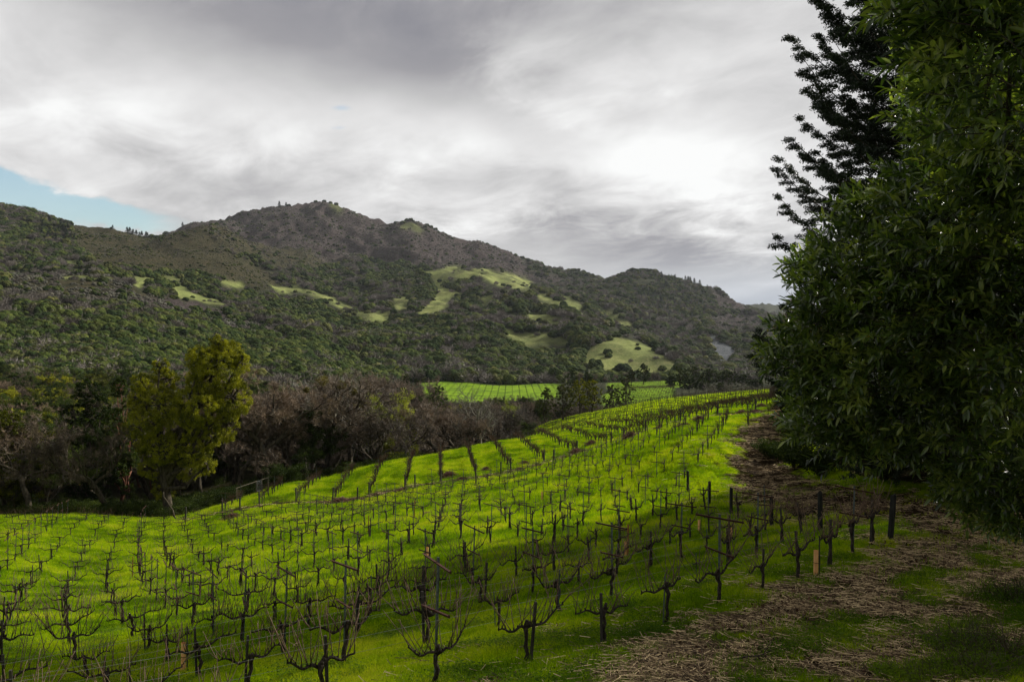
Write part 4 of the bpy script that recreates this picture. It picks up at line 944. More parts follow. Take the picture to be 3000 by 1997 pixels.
# ---- rounded evergreens beyond the crest, and the trees around the far fields
for i, (px, Y, top, hw, lab, mt) in enumerate((
 (1650,212,1122,40,'rounded olive tree with yellow tips, left one of the round group beyond the crest',M_olive),(1700,222,1108,42,'middle tree of the round olive group beyond the crest',M_yel),(1735,215,1110,40,'dense dark green round tree, right one of the round group beyond the crest',M_yel),
 (1600,235,1135,30,'loose olive tree just left of the round group beyond the crest',M_olive),(1675,430,1076,26,'small dark round evergreen above the round olive group',M_dgreen),(1720,440,1090,18,'small dark evergreen at the border of the far fields',M_oak),
 (1835,290,1098,38,'olive spreading tree between the small striped field and the round group',M_olive),(1790,270,1125,34,'dull green tree left below the olive spreading tree',M_olive),(1285,300,1124,34,'dark round evergreen standing in front of the far bright field',M_dgreen),
 (1188,360,1100,28,'bright olive tree at the left corner of the far bright field',M_olive),(1222,365,1108,16,'dark small evergreen beside the bright olive tree at the far field corner',M_oak),(1885,500,1063,24,'dark evergreen with two lumps standing out before the grassy slope',M_oak),
 (1992,430,1080,36,'leftmost dark oak of the clump above the far right rows',M_oak),(2032,445,1072,40,'tallest dark oak of the clump above the far right rows',M_oak),(2078,440,1078,30,'dark oak in the middle of the clump above the far right rows',M_oak),
 (2020,395,1110,34,'low round dark oak in front of the clump',M_oak),(2062,400,1115,30,'second low round dark oak in front of the clump',M_dgreen),(2130,440,1082,34,'dark oak at the right part of the clump above the far rows',M_oak),(2175,445,1098,30,'smaller dark oak at the right end of the clump',M_oak),
 (2215,430,1112,26,'low oak next to the roadside trees at the far right',M_dgreen),(2110,400,1122,26,'bushy low oak below the clump on the right',M_oak),(1965,420,1100,18,'small oak at the left foot of the clump',M_oak),(1850,520,1082,14,'slim bare-looking tree near the two-lump evergreen',M_olive),
 (1455,620,1098,22,'fresh green bush-like tree at the far end of the bright field',M_willow),(1490,640,1105,12,'small light green tree behind the far bright field',M_willow))):
    auto_blob('oak_tree', mt, px, Y, top, hw, lab, 60 + i, leaves=7000, size=0.0011 * Y * 0.85 + 0.02, bottom=0.18, n=8, trunk_r=0.3, gap=0.4)
r = np.random.RandomState(7)
for i in range(16):
    px = 1120 + i * 15 + r.uniform(-4, 4); Y = 610 + r.uniform(-15, 25); auto('tall_tree', MADR if i % 3 else WILL[0], px, Y, 1062 + r.uniform(0, 24), 'tall narrow olive tree in the line behind the far bright field', 'tall narrow trees behind the far field', r.uniform(0, 6), wide=0.62)
for i in range(38):
    px = 1320 + i * 16.5 + r.uniform(-6, 6); Y = (600 if px < 1640 else 560) + r.uniform(-20, 60); auto('bare_tree', BARE[i % 5] if i % 4 else BAREG[0], px, Y, 1088 + r.uniform(0, 24), 'tiny brown bare tree in the belt at the foot of the hills', 'bare trees at the foot of the hills', r.uniform(0, 6))
for i in range(20):
    px = 900 + i * 17 + r.uniform(-6, 6); Y = 330 + r.uniform(-20, 90); auto('bare_tree', BARE[i % 5], px, Y, 1092 + (px > 1060) * 10 + r.uniform(0, 40) + (25 if px < 1000 else 0), 'small brown bare tree in the valley left of the far bright field', 'bare trees in the valley', r.uniform(0, 6))
for i in range(26):
    t_ = i / 25; px = 1580 + t_ * 380 + r.uniform(-6, 6); Y = 268 + t_ * 30 + r.uniform(0, 25); auto('bare_tree', BARE[i % 5] if i % 3 else OAKL[0], px, Y, float(np.interp(px, [1580, 1760, 1960], [1190, 1175, 1190])) + r.uniform(-5, 20), 'greyish brown bushy tree in the dip behind the dense rows', 'bushy trees in the dip behind the rows', r.uniform(0, 6))
auto('bare_tree', BARE[2], 2262, 125, 842, 'leafless tree reaching out from behind the roadside evergreens against the far ridge', rz=2.2)
for i, (px, top) in enumerate(((2075, 1118), (2140, 1112), (2190, 1122))): auto('bare_tree', BAREG[i % 2], px, 300, top, 'small pale bare tree above the dense rows at the right, %s' % ('left one', 'middle one', 'right one')[i], 'pale bare trees above the dense rows', i * 2.0)

# ---- conifer beside the road, behind the bay tree
def conifer(seed, H, R, lowest, mat, leaves_per=34, size=0.055, squeeze=None):
    r = np.random.RandomState(seed); mb = MB(); lc = MB(); zs = np.linspace(-0.5, H, 9); mb.tube(np.stack([r.normal(0, 0.05, 9), r.normal(0, 0.05, 9), zs], -1), np.linspace(0.42, 0.05, 9), 10)
    z = lowest; C = []; Dd = []
    while z < H - 0.5:
        k = 6
        for i in range(k):
            a = r.uniform(0, 6.28); f = (z - lowest) / (H - lowest); L = R * (1 - f * 0.62) * r.uniform(0.80, 1.10); p = np.array([0, 0, z + r.uniform(-0.25, 0.25)])
            d = np.array([math.cos(a), math.sin(a), 0]); n = 9; u = np.linspace(0, 1, n); P = p + d * (u * L)[:, None]; P[:, 2] += L * (-0.16 * np.sin(u * 2.6) + 0.42 * u ** 2.4) + np.cumsum(r.normal(0, 0.03, n)); P[:, :2] += np.cumsum(r.normal(0, 0.05, (n, 2)), 0)
            mb.tube(P, np.linspace(0.075, 0.012, n), 5, False)
            side = np.array([-d[1], d[0], 0])
            for j in range(20):
                q = 0.15 + 0.85 * (j + r.rand()) / 20; b = np.array([np.interp(q, u, P[:, c]) for c in range(3)]); sl_ = L * 0.30 * (1.08 - q) + 0.28; s_ = r.choice([-1, 1])
                dd = d * 0.75 + side * s_ * r.uniform(0.3, 0.9) + np.array([0, 0, r.uniform(-0.35, 0.30) + 0.35 * q]); dd /= np.linalg.norm(dd)
                mm = 6; e = b + dd * sl_ * np.linspace(0, 1, mm)[:, None]; e[:, 2] += np.linspace(0, 1, mm) ** 2 * r.uniform(-0.25, 0.15) * sl_
                mb.tube(e[[0, 3, 5]], [0.014, 0.008, 0.004], 3, False); C.append(e[1:]); Dd.append(np.repeat(dd[None], mm - 1, 0))
        z += R * 0.085
    C = np.vstack(C); Dd = np.vstack(Dd); n = len(C); Cr = np.repeat(C, leaves_per, 0) + unit(r, n * leaves_per) * (r.rand(n * leaves_per, 1) ** 0.6) * np.array([0.25, 0.25, 0.17]); D = np.repeat(Dd, leaves_per, 0) * 0.7 + unit(r, n * leaves_per) * 0.9
    D /= np.linalg.norm(D, axis=1)[:, None]
    V, Q = quads_at(Cr, D, unit(r, len(Cr)), size * r.uniform(0.7, 1.3, len(Cr)), size * 0.42); lc.add(V, Q)
    return mb.mesh('trunk', M_bark, True), lc.mesh('crown', mat)
CON = conifer(71, 40, 8.9, 1.6, M_fir, 44, 0.064)
tree('conifer_tree', CON, 20.6, 38, 'tall dark conifer with drooping up-turned boughs beside the dirt road')
CON2 = conifer(72, 22, 5.6, 0.8, M_fir, 12, 0.07)
tree('conifer_tree', CON2, 29.5, 52, 'second dark conifer standing farther back along the right side of the road', rz=1.0)
for i, (x, y, s) in enumerate(((27, 31, 0.9), (34, 46, 1.0), (24, 17, 0.8), (42, 64, 1.0))):  # mostly outside the frame, added to cast shade over the near rows
    tree('conifer_tree', CON2, x, y, 'dark conifer on the right bank, mostly out of view, added to shade the rows', 'tree', 'conifers added on the right bank for shade', i * 1.7, s)
for i, (x, y, s) in enumerate(((22, 21, 1.0), (29, 24, 1.0))):  # out of view, added only to shade the right foreground
    tree('evergreen_tree', OAKL[i % 2], x, y, 'broad evergreen tree of the shady wood right of the mulched road', 'tree', 'evergreens of the wood right of the road', i * 1.7, s)
# shrubs under the conifers on the bank
def shrub(seed, mat, n=5000, size=0.07, R=1.6, Hh=1.6):
    r = np.random.RandomState(seed); lc = MB(); mb = MB(); T = []
    for i in range(26):
        a = r.uniform(0, 6.28); d = (math.cos(a) * r.uniform(.2, .9), math.sin(a) * r.uniform(.2, .9), 1); P = wander(r, (0, 0, -0.1), d, r.uniform(0.6, 1.2) * Hh, 5, 0.12); mb.tube(P, [0.03, 0.022, 0.018, 0.012, 0.008, 0.005], 4, False); T += [P[3], P[4], P[5]]
    T = np.array(T); T[:, :2] *= R / 1.4; leaf_cloud(lc, r, T, n // len(T), 0.42 * R / 1.6, size)
    return mb.mesh('stems', M_bark), lc.mesh('foliage', mat)
SHR = [shrub(81, M_dgreen), shrub(82, M_oak), shrub(83, M_olive)]
def put_shrub(ms, x, y, s, lab, group=None, rz=0, sz=None):
    e = empty('shrub', (x, y, float(gz(x, y))), rz, lab, 'shrub', group); e.scale = (s, s, sz or s); new_obj('stems', ms[0], e); new_obj('foliage', ms[1], e); return e
for i, (x, y, s) in enumerate(((19.4, 50, 1.3), (20.6, 58, 1.4), (23.5, 66, 1.6), (26.5, 75, 1.7), (30.5, 84, 1.8), (19.6, 42, 1.2), (20.5, 37.5, 1.4), (20.5, 33, 1.5), (21.0, 46, 1.8), (34, 92, 2.0), (37, 99, 2.2), (24, 58, 2.2), (29, 73, 2.4), (33, 80, 2.6), (22, 28, 1.6), (20.3, 23, 1.3), (24, 40, 1.8), (27, 50, 2), (20.4, 62, 1.0))):
    put_shrub(SHR[i % 2], x, y, s, 'dark green shrub on the shaded bank along the right side of the dirt road', 'shrubs on the shaded bank', i * 2.1)
x, y = at(832, 100); put_shrub(SHR[0], *at(830, 103), 1.6, 'round dark green bush at the field edge right of the gate')
# undergrowth of the left wood
r = np.random.RandomState(12); pts = []
for i in range(900):
    px = r.uniform(-120, 1560); base = float(np.interp(px, [-60, 500, 760, 1050, 1250, 1400, 1560], [88.5, 89, 105, 114, 129, 142, 200])); Y = base + 4.0 + abs(r.normal(0, 18)); x, y = at(px, Y); pts.append((x, y))
A = np.array(pts); n = len(A); SM = []
for k_ in range(4):
    m = MB(); rr = np.random.RandomState(k_); T = np.stack([rr.normal(0, 0.8, 50), rr.normal(0, 0.8, 50), rr.uniform(0.05, 1.9, 50)], -1)
    if k_ == 3: twig_cloud(m, rr, T, np.tile((0, 0, 1.0), (50, 1)), 22, 0.8, 0.012, 0.9); SM.append(m.mesh('u', M_twig))
    else: leaf_cloud(m, rr, T, 34, 0.5, 0.10); SM.append(m.mesh('u', (M_dgreen, M_oak, M_dgreen)[k_]))
o = scatter('undergrowth', np.stack([A[:, 0], A[:, 1], gz(A[:, 0], A[:, 1]) - 0.1], -1), np.stack([np.zeros(n), np.zeros(n), r.uniform(0, 6.28, n)], -1), r.uniform(0.35, 1.1, n), r.randint(0, 3, n), SM)
tag(o, 'dark tangled undergrowth on the floor of the wood behind the field', 'undergrowth')
# fallen pale log, gate and rails by the wood
def log_at(p1, p2, Y, R, lab):
    a = np.array([*at(p1[0], Y), (HY - p1[1]) / F * Y]); b = np.array([*at(p2[0], Y - 1), 0]); b[2] = float(gz(b[0], b[1])) + R * 0.6
    m = MB(); r = np.random.RandomState(3); u = np.linspace(0, 1, 7)[:, None]; P = a + (b - a) * u + r.normal(0, 0.06, (7, 3)); m.tube(P, np.linspace(R * 0.5, R, 7), 8); tag(new_obj('fallen_log', m.mesh('fallen_log', M_bark, True)), lab, 'log')
log_at((476, 1440), (518, 1486), 88, 0.10, 'pale fallen log slanting into the grass below the tallest tree')
def fence_gate():
    zs = {}
    def P(px, Y): x, y = at(px, Y); return np.array([x, y, float(gz(x, y))])
    e = empty('wood_fence', P(693, 98), 0, 'short wooden rail fence beside a small gate at the wood edge', 'fence'); o0 = P(693, 98)
    pts = [P(693, 98), P(751, 100)]; pts2 = [P(767, 101), P(785, 104)]
    for s in (pts, pts2):
        for q in s: m = MB(); m.tube([q - o0 + (0, 0, -0.2), q - o0 + (0, 0, 1.5)], 0.075, 8); new_obj('post', m.mesh('post', M_stakeL), e)
        m = MB(); m.tube([s[0] - o0 + (-0.1, -0.08, 1.42), s[1] - o0 + (0.1, -0.08, 1.42)], 0.06, 6); new_obj('rail', m.mesh('rail', M_stakeL), e)
    a, b = P(751.5, 99.9), P(767, 100.9); g = empty('metal_gate', a, 0, 'small pale metal gate with wire mesh in the rail fence', 'gate'); d = (b - a) * 0.9
    m = MB(); fr = [(0.1, 0.15), (1, 0.15), (1, 1.35), (0.1, 1.35), (0.1, 0.15)]; m.tube([d * u + (0, 0, v) for u, v in fr], 0.025, 6); new_obj('gate_frame', m.mesh('gate_frame', M_wire), g)
    m = MB()
    for k_ in range(1, 7): m.tube([d * 0.1 + (0, 0, 0.15 + k_ * 0.17), d + (0, 0, 0.15 + k_ * 0.17)], 0.006, 4, False); u = 0.1 + k_ * 0.13; m.tube([d * u + (0, 0, 0.15), d * u + (0, 0, 1.35)], 0.006, 4, False)
    new_obj('mesh_panel', m.mesh('mesh_panel', M_wire), g)
M_stakeL = simple('grey_rail_wood', (0.06, 0.05, 0.035), (0.17, 0.15, 0.10), 8, 0.9, 0.15)
fence_gate()
# ---------------------------------------------------------------- bay tree in the right foreground
def bay_leaves(mb, C, D, L, r):
    """lance-shaped leaves folded along the midrib: base at C, direction D"""
    n = len(C); Nn = unit(r, n); Nn[:, 2] = np.abs(Nn[:, 2]) + 0.9; B = np.cross(D, Nn); B /= np.linalg.norm(B, axis=1)[:, None] + 1e-9; U = np.cross(B, D)
    L = L[:, None]; W = L * 0.135; cv = r.uniform(-0.16, 0.05, (n, 1))
    def pt(f, w, h): return C + D * L * f + B * W * w + U * (h * L * 0.05 + cv * L * f * f)
    V = np.stack([C, pt(0.30, 1, 1), pt(0.30, 0, 0), pt(0.30, -1, 1), pt(0.65, 0.9, 1), pt(0.65, 0, 0), pt(0.65, -0.9, 1), pt(1.0, 0, 0)], 1)
    k = np.arange(n)[:, None] * 8
    Q = np.vstack([k + np.array([1, 4, 5, 2]), k + np.array([2, 5, 6, 3])]); T = np.vstack([k + np.array([0, 1, 2]), k + np.array([0, 2, 3]), k + np.array([4, 7, 5]), k + np.array([5, 7, 6])])
    mb.add(V.reshape(-1, 3), Q, T)
def bay_tree():
    r = np.random.RandomState(17); base = np.array([7.4, 9.6, 0]); base[2] = float(gz(base[0], base[1]))
    e = empty('bay_tree', base, 0, 'large bay tree with long glossy leaves filling the right foreground', 'tree')
    tr = MB(); lf = MB(); bd = MB()
    # crown masses in world metres around the trunk (px-like outline: leans out over the slope to the left)
    masses = []
    def M(px, row, Y, rx, rz): masses.append((np.array([(px - 1500) / F * Y, Y, (HY - row) / F * Y]), rx, rz))
    for q in ((2800,80,5.4,.36,.55),(2960,200,5.0,.5,.6),(2760,300,6.8,.30,.5),(2840,430,7.4,.45,.5),(2700,600,7.2,.40,.38),(2560,640,7.8,.34,.26),(2850,640,6.4,.55,.5),(2980,480,6.0,.5,.5),
              (2540,760,7.4,.42,.32),(2720,800,6.8,.5,.42),(2900,850,6.6,.55,.5),(2470,880,7.4,.40,.30),(2400,800,8.2,.26,.26),(2640,950,7.0,.5,.42),(2820,1040,7.2,.55,.45),(2980,1000,6.4,.5,.5),
              (2400,980,7.8,.40,.26),(2345,1060,7.8,.32,.20),(2520,1090,7.4,.48,.30),(2720,1180,7.6,.5,.35),(2900,1230,7.2,.5,.42),(2440,1160,8.0,.40,.20),(2400,1240,8.4,.30,.20),(2560,1240,8.0,.42,.26),
              (2480,1310,8.4,.28,.14),(2640,1300,8.2,.42,.24),(2800,1350,8.2,.40,.24),(2950,1400,7.8,.45,.30),(2840,1450,8.4,.28,.16),(2900,1490,8.4,.34,.14),(3000,1500,8.2,.4,.2),
              (2940,-100,5.0,.7,.5),(3150,300,5.6,.8,.9),(3200,800,6.4,.9,.9),(3200,1300,7.4,.8,.7),(2780,-60,6.0,.4,.5),(2890,300,8.6,.8,.7),(2850,900,9.2,1.0,.8),(2700,1100,9.4,.9,.6),(3050,1200,9.4,1.0,.8),(3050,600,9.2,1.0,1.0)): M(*q)
    # main stems
    T0 = base + (0, 0, -0.2); hubs = []
    for k, (tx, ty, tz) in enumerate(((6.2, 8.6, 2.6), (5.0, 8.4, 0.6), (6.6, 7.8, 4.2), (5.2, 8.9, -1.0), (7.6, 9.8, 3.0))):
        P = np.linspace(0, 1, 7)[:, None] * (np.array([tx, ty, tz]) - T0) + T0 + r.normal(0, 0.08, (7, 3)) * np.array([1, 1, 0.5]); P[0] = T0; tr.tube(P, np.linspace(0.15, 0.055, 7), 8); hubs += list(P[2:])
    hubs = np.array(hubs)
    for c, rx, rz in masses:
        h = hubs[np.argmin(((hubs - c) ** 2).sum(1))]; mid = (h + c) / 2 + r.normal(0, 0.12, 3) - (0, 0, 0.15)
        tr.tube([h, (h + mid) / 2 + r.normal(0, 0.04, 3), mid, (mid + c) / 2 + r.normal(0, 0.06, 3), c], [0.04, 0.032, 0.026, 0.02, 0.013], 5, False)
        n = int(190 * (rx * rx * rz * 4.2) ** 0.62 / 1.0) + 14
        U = unit(r, n) * (r.uniform(0.15, 1, (n, 1)) ** 0.5); S = c + U * np.array([rx, rx, rz])
        out = U * np.array([1, 1, 0.6]) + np.array([-0.55, -0.1, 0.25]) + r.normal(0, 0.35, (n, 3)); out /= np.linalg.norm(out, axis=1)[:, None]
        ns = 11
        for s, d in zip(S, out):
            Ls = r.uniform(0.12, 0.26); t_ = np.linspace(0, 1, 4)[:, None]; P = s + d * Ls * t_; P[:, 2] += -0.02 * t_[:, 0] ** 2
            if r.rand() < 0.6: tr.tube(np.vstack([s - d * 0.16 + r.normal(0, 0.03, 3), P[[0, 3]]]), [0.005, 0.004, 0.002], 3, False)
            f = np.linspace(0.1, 1, ns)[:, None]; C = s + d * Ls * f
            az = np.arange(ns) * 2.4 + r.uniform(0, 6); a1 = np.cross(d, (0, 0, 1.0)); a1 /= np.linalg.norm(a1) + 1e-9; a2 = np.cross(d, a1)
            D = d * np.linspace(0.35, 1.3, ns)[:, None] + a1 * np.cos(az)[:, None] + a2 * np.sin(az)[:, None] + r.normal(0, 0.15, (ns, 3)); D /= np.linalg.norm(D, axis=1)[:, None]
            bay_leaves(lf, C, D, r.uniform(0.080, 0.130, ns), r)
            if r.rand() < 0.10: q = P[3]; leaf_cloud(bd, r, [q], 5, 0.016, 0.011)
    # a looser crown behind, out of reach of the picture's edge
    for part, nm, mt, sm in ((tr, 'trunk', M_bark, True), (lf, 'crown', M_bay, False), (bd, 'flower_buds', M_bayfl, False)):
        part.v = [v - base for v in part.v]; new_obj(nm, part.mesh(nm, mt, sm), e)
bay_tree()

# ---------------------------------------------------------------- wooded hills
def ico():
    import bmesh
    b = bmesh.new(); bmesh.ops.create_icosphere(b, subdivisions=3, radius=1.0); b.verts.ensure_lookup_table()
    v = np.array([q.co[:] for q in b.verts]); f = np.array([[q.index for q in p.verts] for p in b.faces]); b.free(); return v, f
ICO = ico()
def crown_far(seed, kind):
    r = np.random.RandomState(seed); m = MB()
    if kind == 'conifer':
        for i in range(150):
            f = r.rand() ** 0.8; a = r.uniform(0, 6.28); R = (1 - f) * 0.75 + 0.05; c = np.array([[math.cos(a) * R * r.uniform(.3, 1), math.sin(a) * R * r.uniform(.3, 1), 0.25 + f * 2.4]])
            D = np.array([[math.cos(a), math.sin(a), -0.35]]); V, Q = quads_at(c, D / np.linalg.norm(D), np.array([[0.1, 0, 1.0]]) + r.normal(0, 0.2, (1, 3)), 0.26, 0.17); m.add(V, Q)
        m.tube([(0, 0, -0.3), (0, 0, 2.6)], [0.05, 0.02], 4); return m
    if kind == 'bare':
        n = 260; D = unit(r, n); D[:, 2] = np.abs(D[:, 2]) * 0.9 + 0.05; D /= np.linalg.norm(D, axis=1)[:, None]; rr = r.uniform(0.45, 0.95, n)[:, None]
        lump = 1 + 0.25 * perlin(D[:, 0] * 2 + 5, D[:, 1] * 2 + D[:, 2], seed)[:, None]
        C = D * rr * lump * np.array([1, 1, 0.85]) + (0, 0, 0.35); V, Q = quads_at(C, D + r.normal(0, 0.5, (n, 3)), unit(r, n), 0.17, 0.013); m.add(V, Q)
        V, Q = quads_at(C * 0.92, D + r.normal(0, 0.8, (n, 3)), unit(r, n), 0.10, 0.022); m.add(V, Q)
        for i in range(6): a = i * 1.05; m.tube([(0, 0, -0.2), (0.1 * math.cos(a), 0.1 * math.sin(a), 0.4), (0.6 * math.cos(a), 0.6 * math.sin(a), 0.9)], [0.06, 0.04, 0.015], 4, False)
        return m
    nb = r.randint(9, 14)
    for i in range(nb):
        a = i * 2.4 + r.uniform(-.4, .4); f = (i + 0.5) / nb; q = 0.62 * math.sqrt(1 - 0.8 * f); R = r.uniform(0.30, 0.44)
        c = np.array([math.cos(a) * q, math.sin(a) * q, 0.25 + f * 0.62]); n = 34; U = unit(r, n); U[:, 2] = np.where(U[:, 2] < -0.5, -U[:, 2], U[:, 2])
        P = c + U * R * np.array([1, 1, 0.8]) * r.uniform(0.75, 1.08, (n, 1)); Nn = U + r.normal(0, 0.35, (n, 3)); D = np.cross(Nn, unit(r, n)); D /= np.linalg.norm(D, axis=1)[:, None]
        V, Q = quads_at(P, D, Nn / np.linalg.norm(Nn, axis=1)[:, None], 0.075 * r.uniform(.7, 1.2, n), 0.05); m.add(V, Q)
        sv, sf = ICO; no = 1 + 0.20 * perlin(sv[:, 0] * 2.3 + i * 3, sv[:, 1] * 2.3 + sv[:, 2] * 1.9, seed + i)[:, None] + r.uniform(-0.07, 0.07, (len(sv), 1))
        m.add(c + sv * no * R * np.array([1, 1, 0.82]), None, sf)
    m.tube([(0, 0, -0.4), (0, 0, 0.6)], [0.07, 0.05], 4, False)
    return m
M_ylw = leaf_mat('mustard_leaves', [(0.30, (0.055, 0.062, 0.012)), (0.5, (0.085, 0.088, 0.02)), (0.72, (0.14, 0.135, 0.035))], 0.2, spec=0.05)
FAR = []; KIND = []
for k, (kind, mt, cnt_) in enumerate((('leafy', M_oak, 4), ('leafy', M_olive, 2), ('leafy', M_ylw, 1), ('bare', M_hbare, 3), ('conifer', M_fir, 2), ('leafy', M_scrub, 2))):
    for j in range(cnt_): FAR.append(crown_far(700 + k * 10 + j, kind).mesh('hill_tree', mt)); KIND.append(k)
FI = {k: [i for i, q in enumerate(KIND) if q == k] for k in range(6)}
r = np.random.RandomState(2024)
def hill_points(n, y0, y1):
    # more per area near by: sample distance with density falling off beyond 700 m
    y = y0 + (y1 - y0) * r.rand(n) ** 1.25; a = r.uniform(-80, 2560, n); return (a - 1500) / F * y, y, a
N_ = 120000
x, y, a = hill_points(N_, 330, 2450)
# thinning so that the number per square metre is even out to 1300 m
row = bil(ROWF, AC, LR, a, np.log(y))
me, ch, rk = cover(a, row, x, y); bf = far_fields(x, y); bad = bf[0] | bf[1] | bf[2]
vis = visible(x, y, 9, 10)
dens = fbm(x / 60, y / 60, 3, 5)
dens2 = fbm(x / 22, y / 22, 2, 6)
ridp = 1 - np.abs(fbm(x / 250 + 0.35 * y / 250, y / 420, 4, 11)) * 2.2; gul = 1 - sstep(ridp, 0.25, 0.8)
keep = vis & ~bad & ~rk
keep &= np.where(me, r.rand(N_) < 0.010, np.where(ch, r.rand(N_) < 0.55 + 0.35 * (dens > 0.1), r.rand(N_) < np.clip(0.42 + 0.5 * gul + dens * 0.7 + dens2 * 0.4, 0.12, 1)))
# the flat valley floor between the fields stays with the single trees
keep &= ~(((y < 562) & (a > 1150)) | ((y < 600) & (a > 1650)))
up_ = row - 10.0 * F / y * 0.75
me2 = np.zeros(N_, bool)
for p_ in MEADOW: me2 |= inpoly(a, up_, p_) | inpoly(a, (row + up_) / 2, p_)
keep &= ~(me2 & ~me & (y > 600) & (r.rand(N_) < 0.94))
x, y, a, row, me, ch, dens, gul = [q[keep] for q in (x, y, a, row, me, ch, dens, gul)]
n = len(x); u = r.rand(n); u2 = r.rand(n)
kind = np.zeros(n, int)
bareP = 0.08 + 0.42 * (1 - gul) + 0.2 * (fbm(x / 130, y / 130, 2, 44) > 0.1)
kind[u < bareP] = 3
kind[(u >= bareP) & (u < bareP + 0.14)] = 1
kind[(u >= bareP + 0.14) & (u < bareP + 0.155)] = 2
rcon = inpoly(a, row, [(1850,790),(2060,830),(2120,900),(2000,950),(1860,900)]) | inpoly(a, row, [(230,660),(250,700),(180,720),(100,690),(140,650)])
kind[rcon & (u2 < 0.22)] = 4
sc_ = ch & (u2 < 0.86); kind[sc_] = 5
size = r.uniform(3.8, 7.6, n) * (1 + 0.35 * dens)
size = size * np.where(row > 900, 1.28, 1.12); size = np.where(kind == 5, r.uniform(1.1, 2.6, n), size); size = np.where(ch & (kind != 5), size * 0.62, size)
size = np.where((a < 900) & (row > 700), size * 0.82, size)
size = np.where(kind == 4, size * 0.62, size)
olive = inpoly(a, row, CHAP[1]); kind[olive & (u < 0.35)] = 1; size[olive] *= 0.6; kind[me & (kind == 2)] = 0; size[me] *= 0.6
idx = np.array([FI[k][q % len(FI[k])] for k, q in zip(kind, r.randint(0, 12, n))])
P = np.stack([x, y, gz(x, y) - 0.25 * size], -1); RT = np.stack([r.normal(0, .06, n), r.normal(0, .06, n), r.uniform(0, 6.28, n)], -1)
SC = np.stack([size * r.uniform(.85, 1.25, n), size * r.uniform(.85, 1.25, n), size * r.uniform(0.8, 1.2, n)], -1)
# the largest-looking ones as single trees
app = size / y * (kind != 5); order = np.argsort(-app)
single = np.zeros(n, bool)
names = {0: ('oak_tree', 'dark green oak in the wood on the lower hillside', 'oaks of the lower hillside'), 1: ('olive_green_tree', 'olive green tree in the wood on the lower hillside', 'olive green trees of the lower hillside'),
         2: ('light_green_tree', 'light yellow-green tree in the wood on the lower hillside', 'light green trees of the lower hillside'), 3: ('bare_tree', 'grey-brown leafless tree in the wood on the lower hillside', 'leafless trees of the lower hillside'), 4: ('conifer_tree', 'far conifer on the hill', 'far conifers')}
cnts = {k: 0 for k in range(6)}
for i in order:
    k = int(kind[i])
    if k not in (0, 1, 2, 3) or cnts[k] >= (110, 50, 12, 90)[k]: 
        if sum(cnts.values()) >= 250: break
        continue
    cnts[k] += 1; single[i] = True; nm, lab, grp = names[k]
    o = new_obj(nm, FAR[idx[i]]); o.location = P[i]; o.rotation_euler = RT[i]; o.scale = SC[i]; tag(o, lab, 'tree', grp)
m_ = ~single
o = scatter('hillside_wood', P[m_], RT[m_], SC[m_], idx[m_], FAR); tag(o, 'oak wood and scrub covering the hillsides and the mountain', 'wood')
print('hill trees', n)
# trees of the creek valley between the near wood and the hills
def joined(pair):
    V = []; Q = []; T = []; fm = []; n0 = 0; qm = []; tm = []
    for k, me in enumerate(pair):
        nv = len(me.vertices); v = np.empty(nv * 3, np.float32); me.vertices.foreach_get('co', v); V.append(v.reshape(-1, 3))
        tot = np.empty(len(me.polygons), np.int32); me.polygons.foreach_get('loop_total', tot); li = np.empty(len(me.loops), np.int32); me.loops.foreach_get('vertex_index', li); st = np.concatenate([[0], np.cumsum(tot)[:-1]])
        q = li[st[tot == 4][:, None] + np.arange(4)] + n0; t = li[st[tot == 3][:, None] + np.arange(3)] + n0; Q.append(q); T.append(t); qm += [k] * len(q); tm += [k] * len(t); n0 += nv
    return mesh_np('wood_tree', np.vstack(V), np.vstack(Q), np.vstack(T), [pair[0].materials[0], pair[1].materials[0]], False, qm + tm)
CW = [joined(p) for p in (BARE[0], BARE[1], BARE[3], BAREG[0], OAKL[0], OAKL[1], YOAK[0], MADR)]
rc = np.random.RandomState(66); npt = 1500; a_ = rc.uniform(-120, 1600, npt); y_ = rc.uniform(0, 1, npt); y_ = np.interp(a_, [-120, 500, 760, 1050, 1250, 1400, 1600], [145, 145, 158, 165, 180, 200, 262]) + y_ * 190; y_ = np.minimum(y_, 345 + 30 * rc.rand(npt)); x_ = (a_ - 1500) / F * y_
ok = visible(x_, y_, 13, 10) & ~((a_ > 1180) & (HY - F * (gz(x_, y_) + 9.5) / y_ < 1168)); x_, y_ = x_[ok], y_[ok]; n_ = len(x_); kk = rc.choice(8, n_, p=[.2, .2, .14, .08, .12, .1, .06, .1]); g_ = (a_[ok] < 480) & (rc.rand(n_) < 0.6); kk[g_] = rc.choice([4, 5, 7, 6], g_.sum()); s_ = rc.uniform(0.5, 0.85, n_)
o = scatter('creek_wood', np.stack([x_, y_, gz(x_, y_) - 0.3], -1), np.stack([np.zeros(n_), np.zeros(n_), rc.uniform(0, 6.28, n_)], -1), s_, kk, CW); tag(o, 'mixed brown and green wood along the creek at the foot of the hills', 'wood')
print('creek', n_)
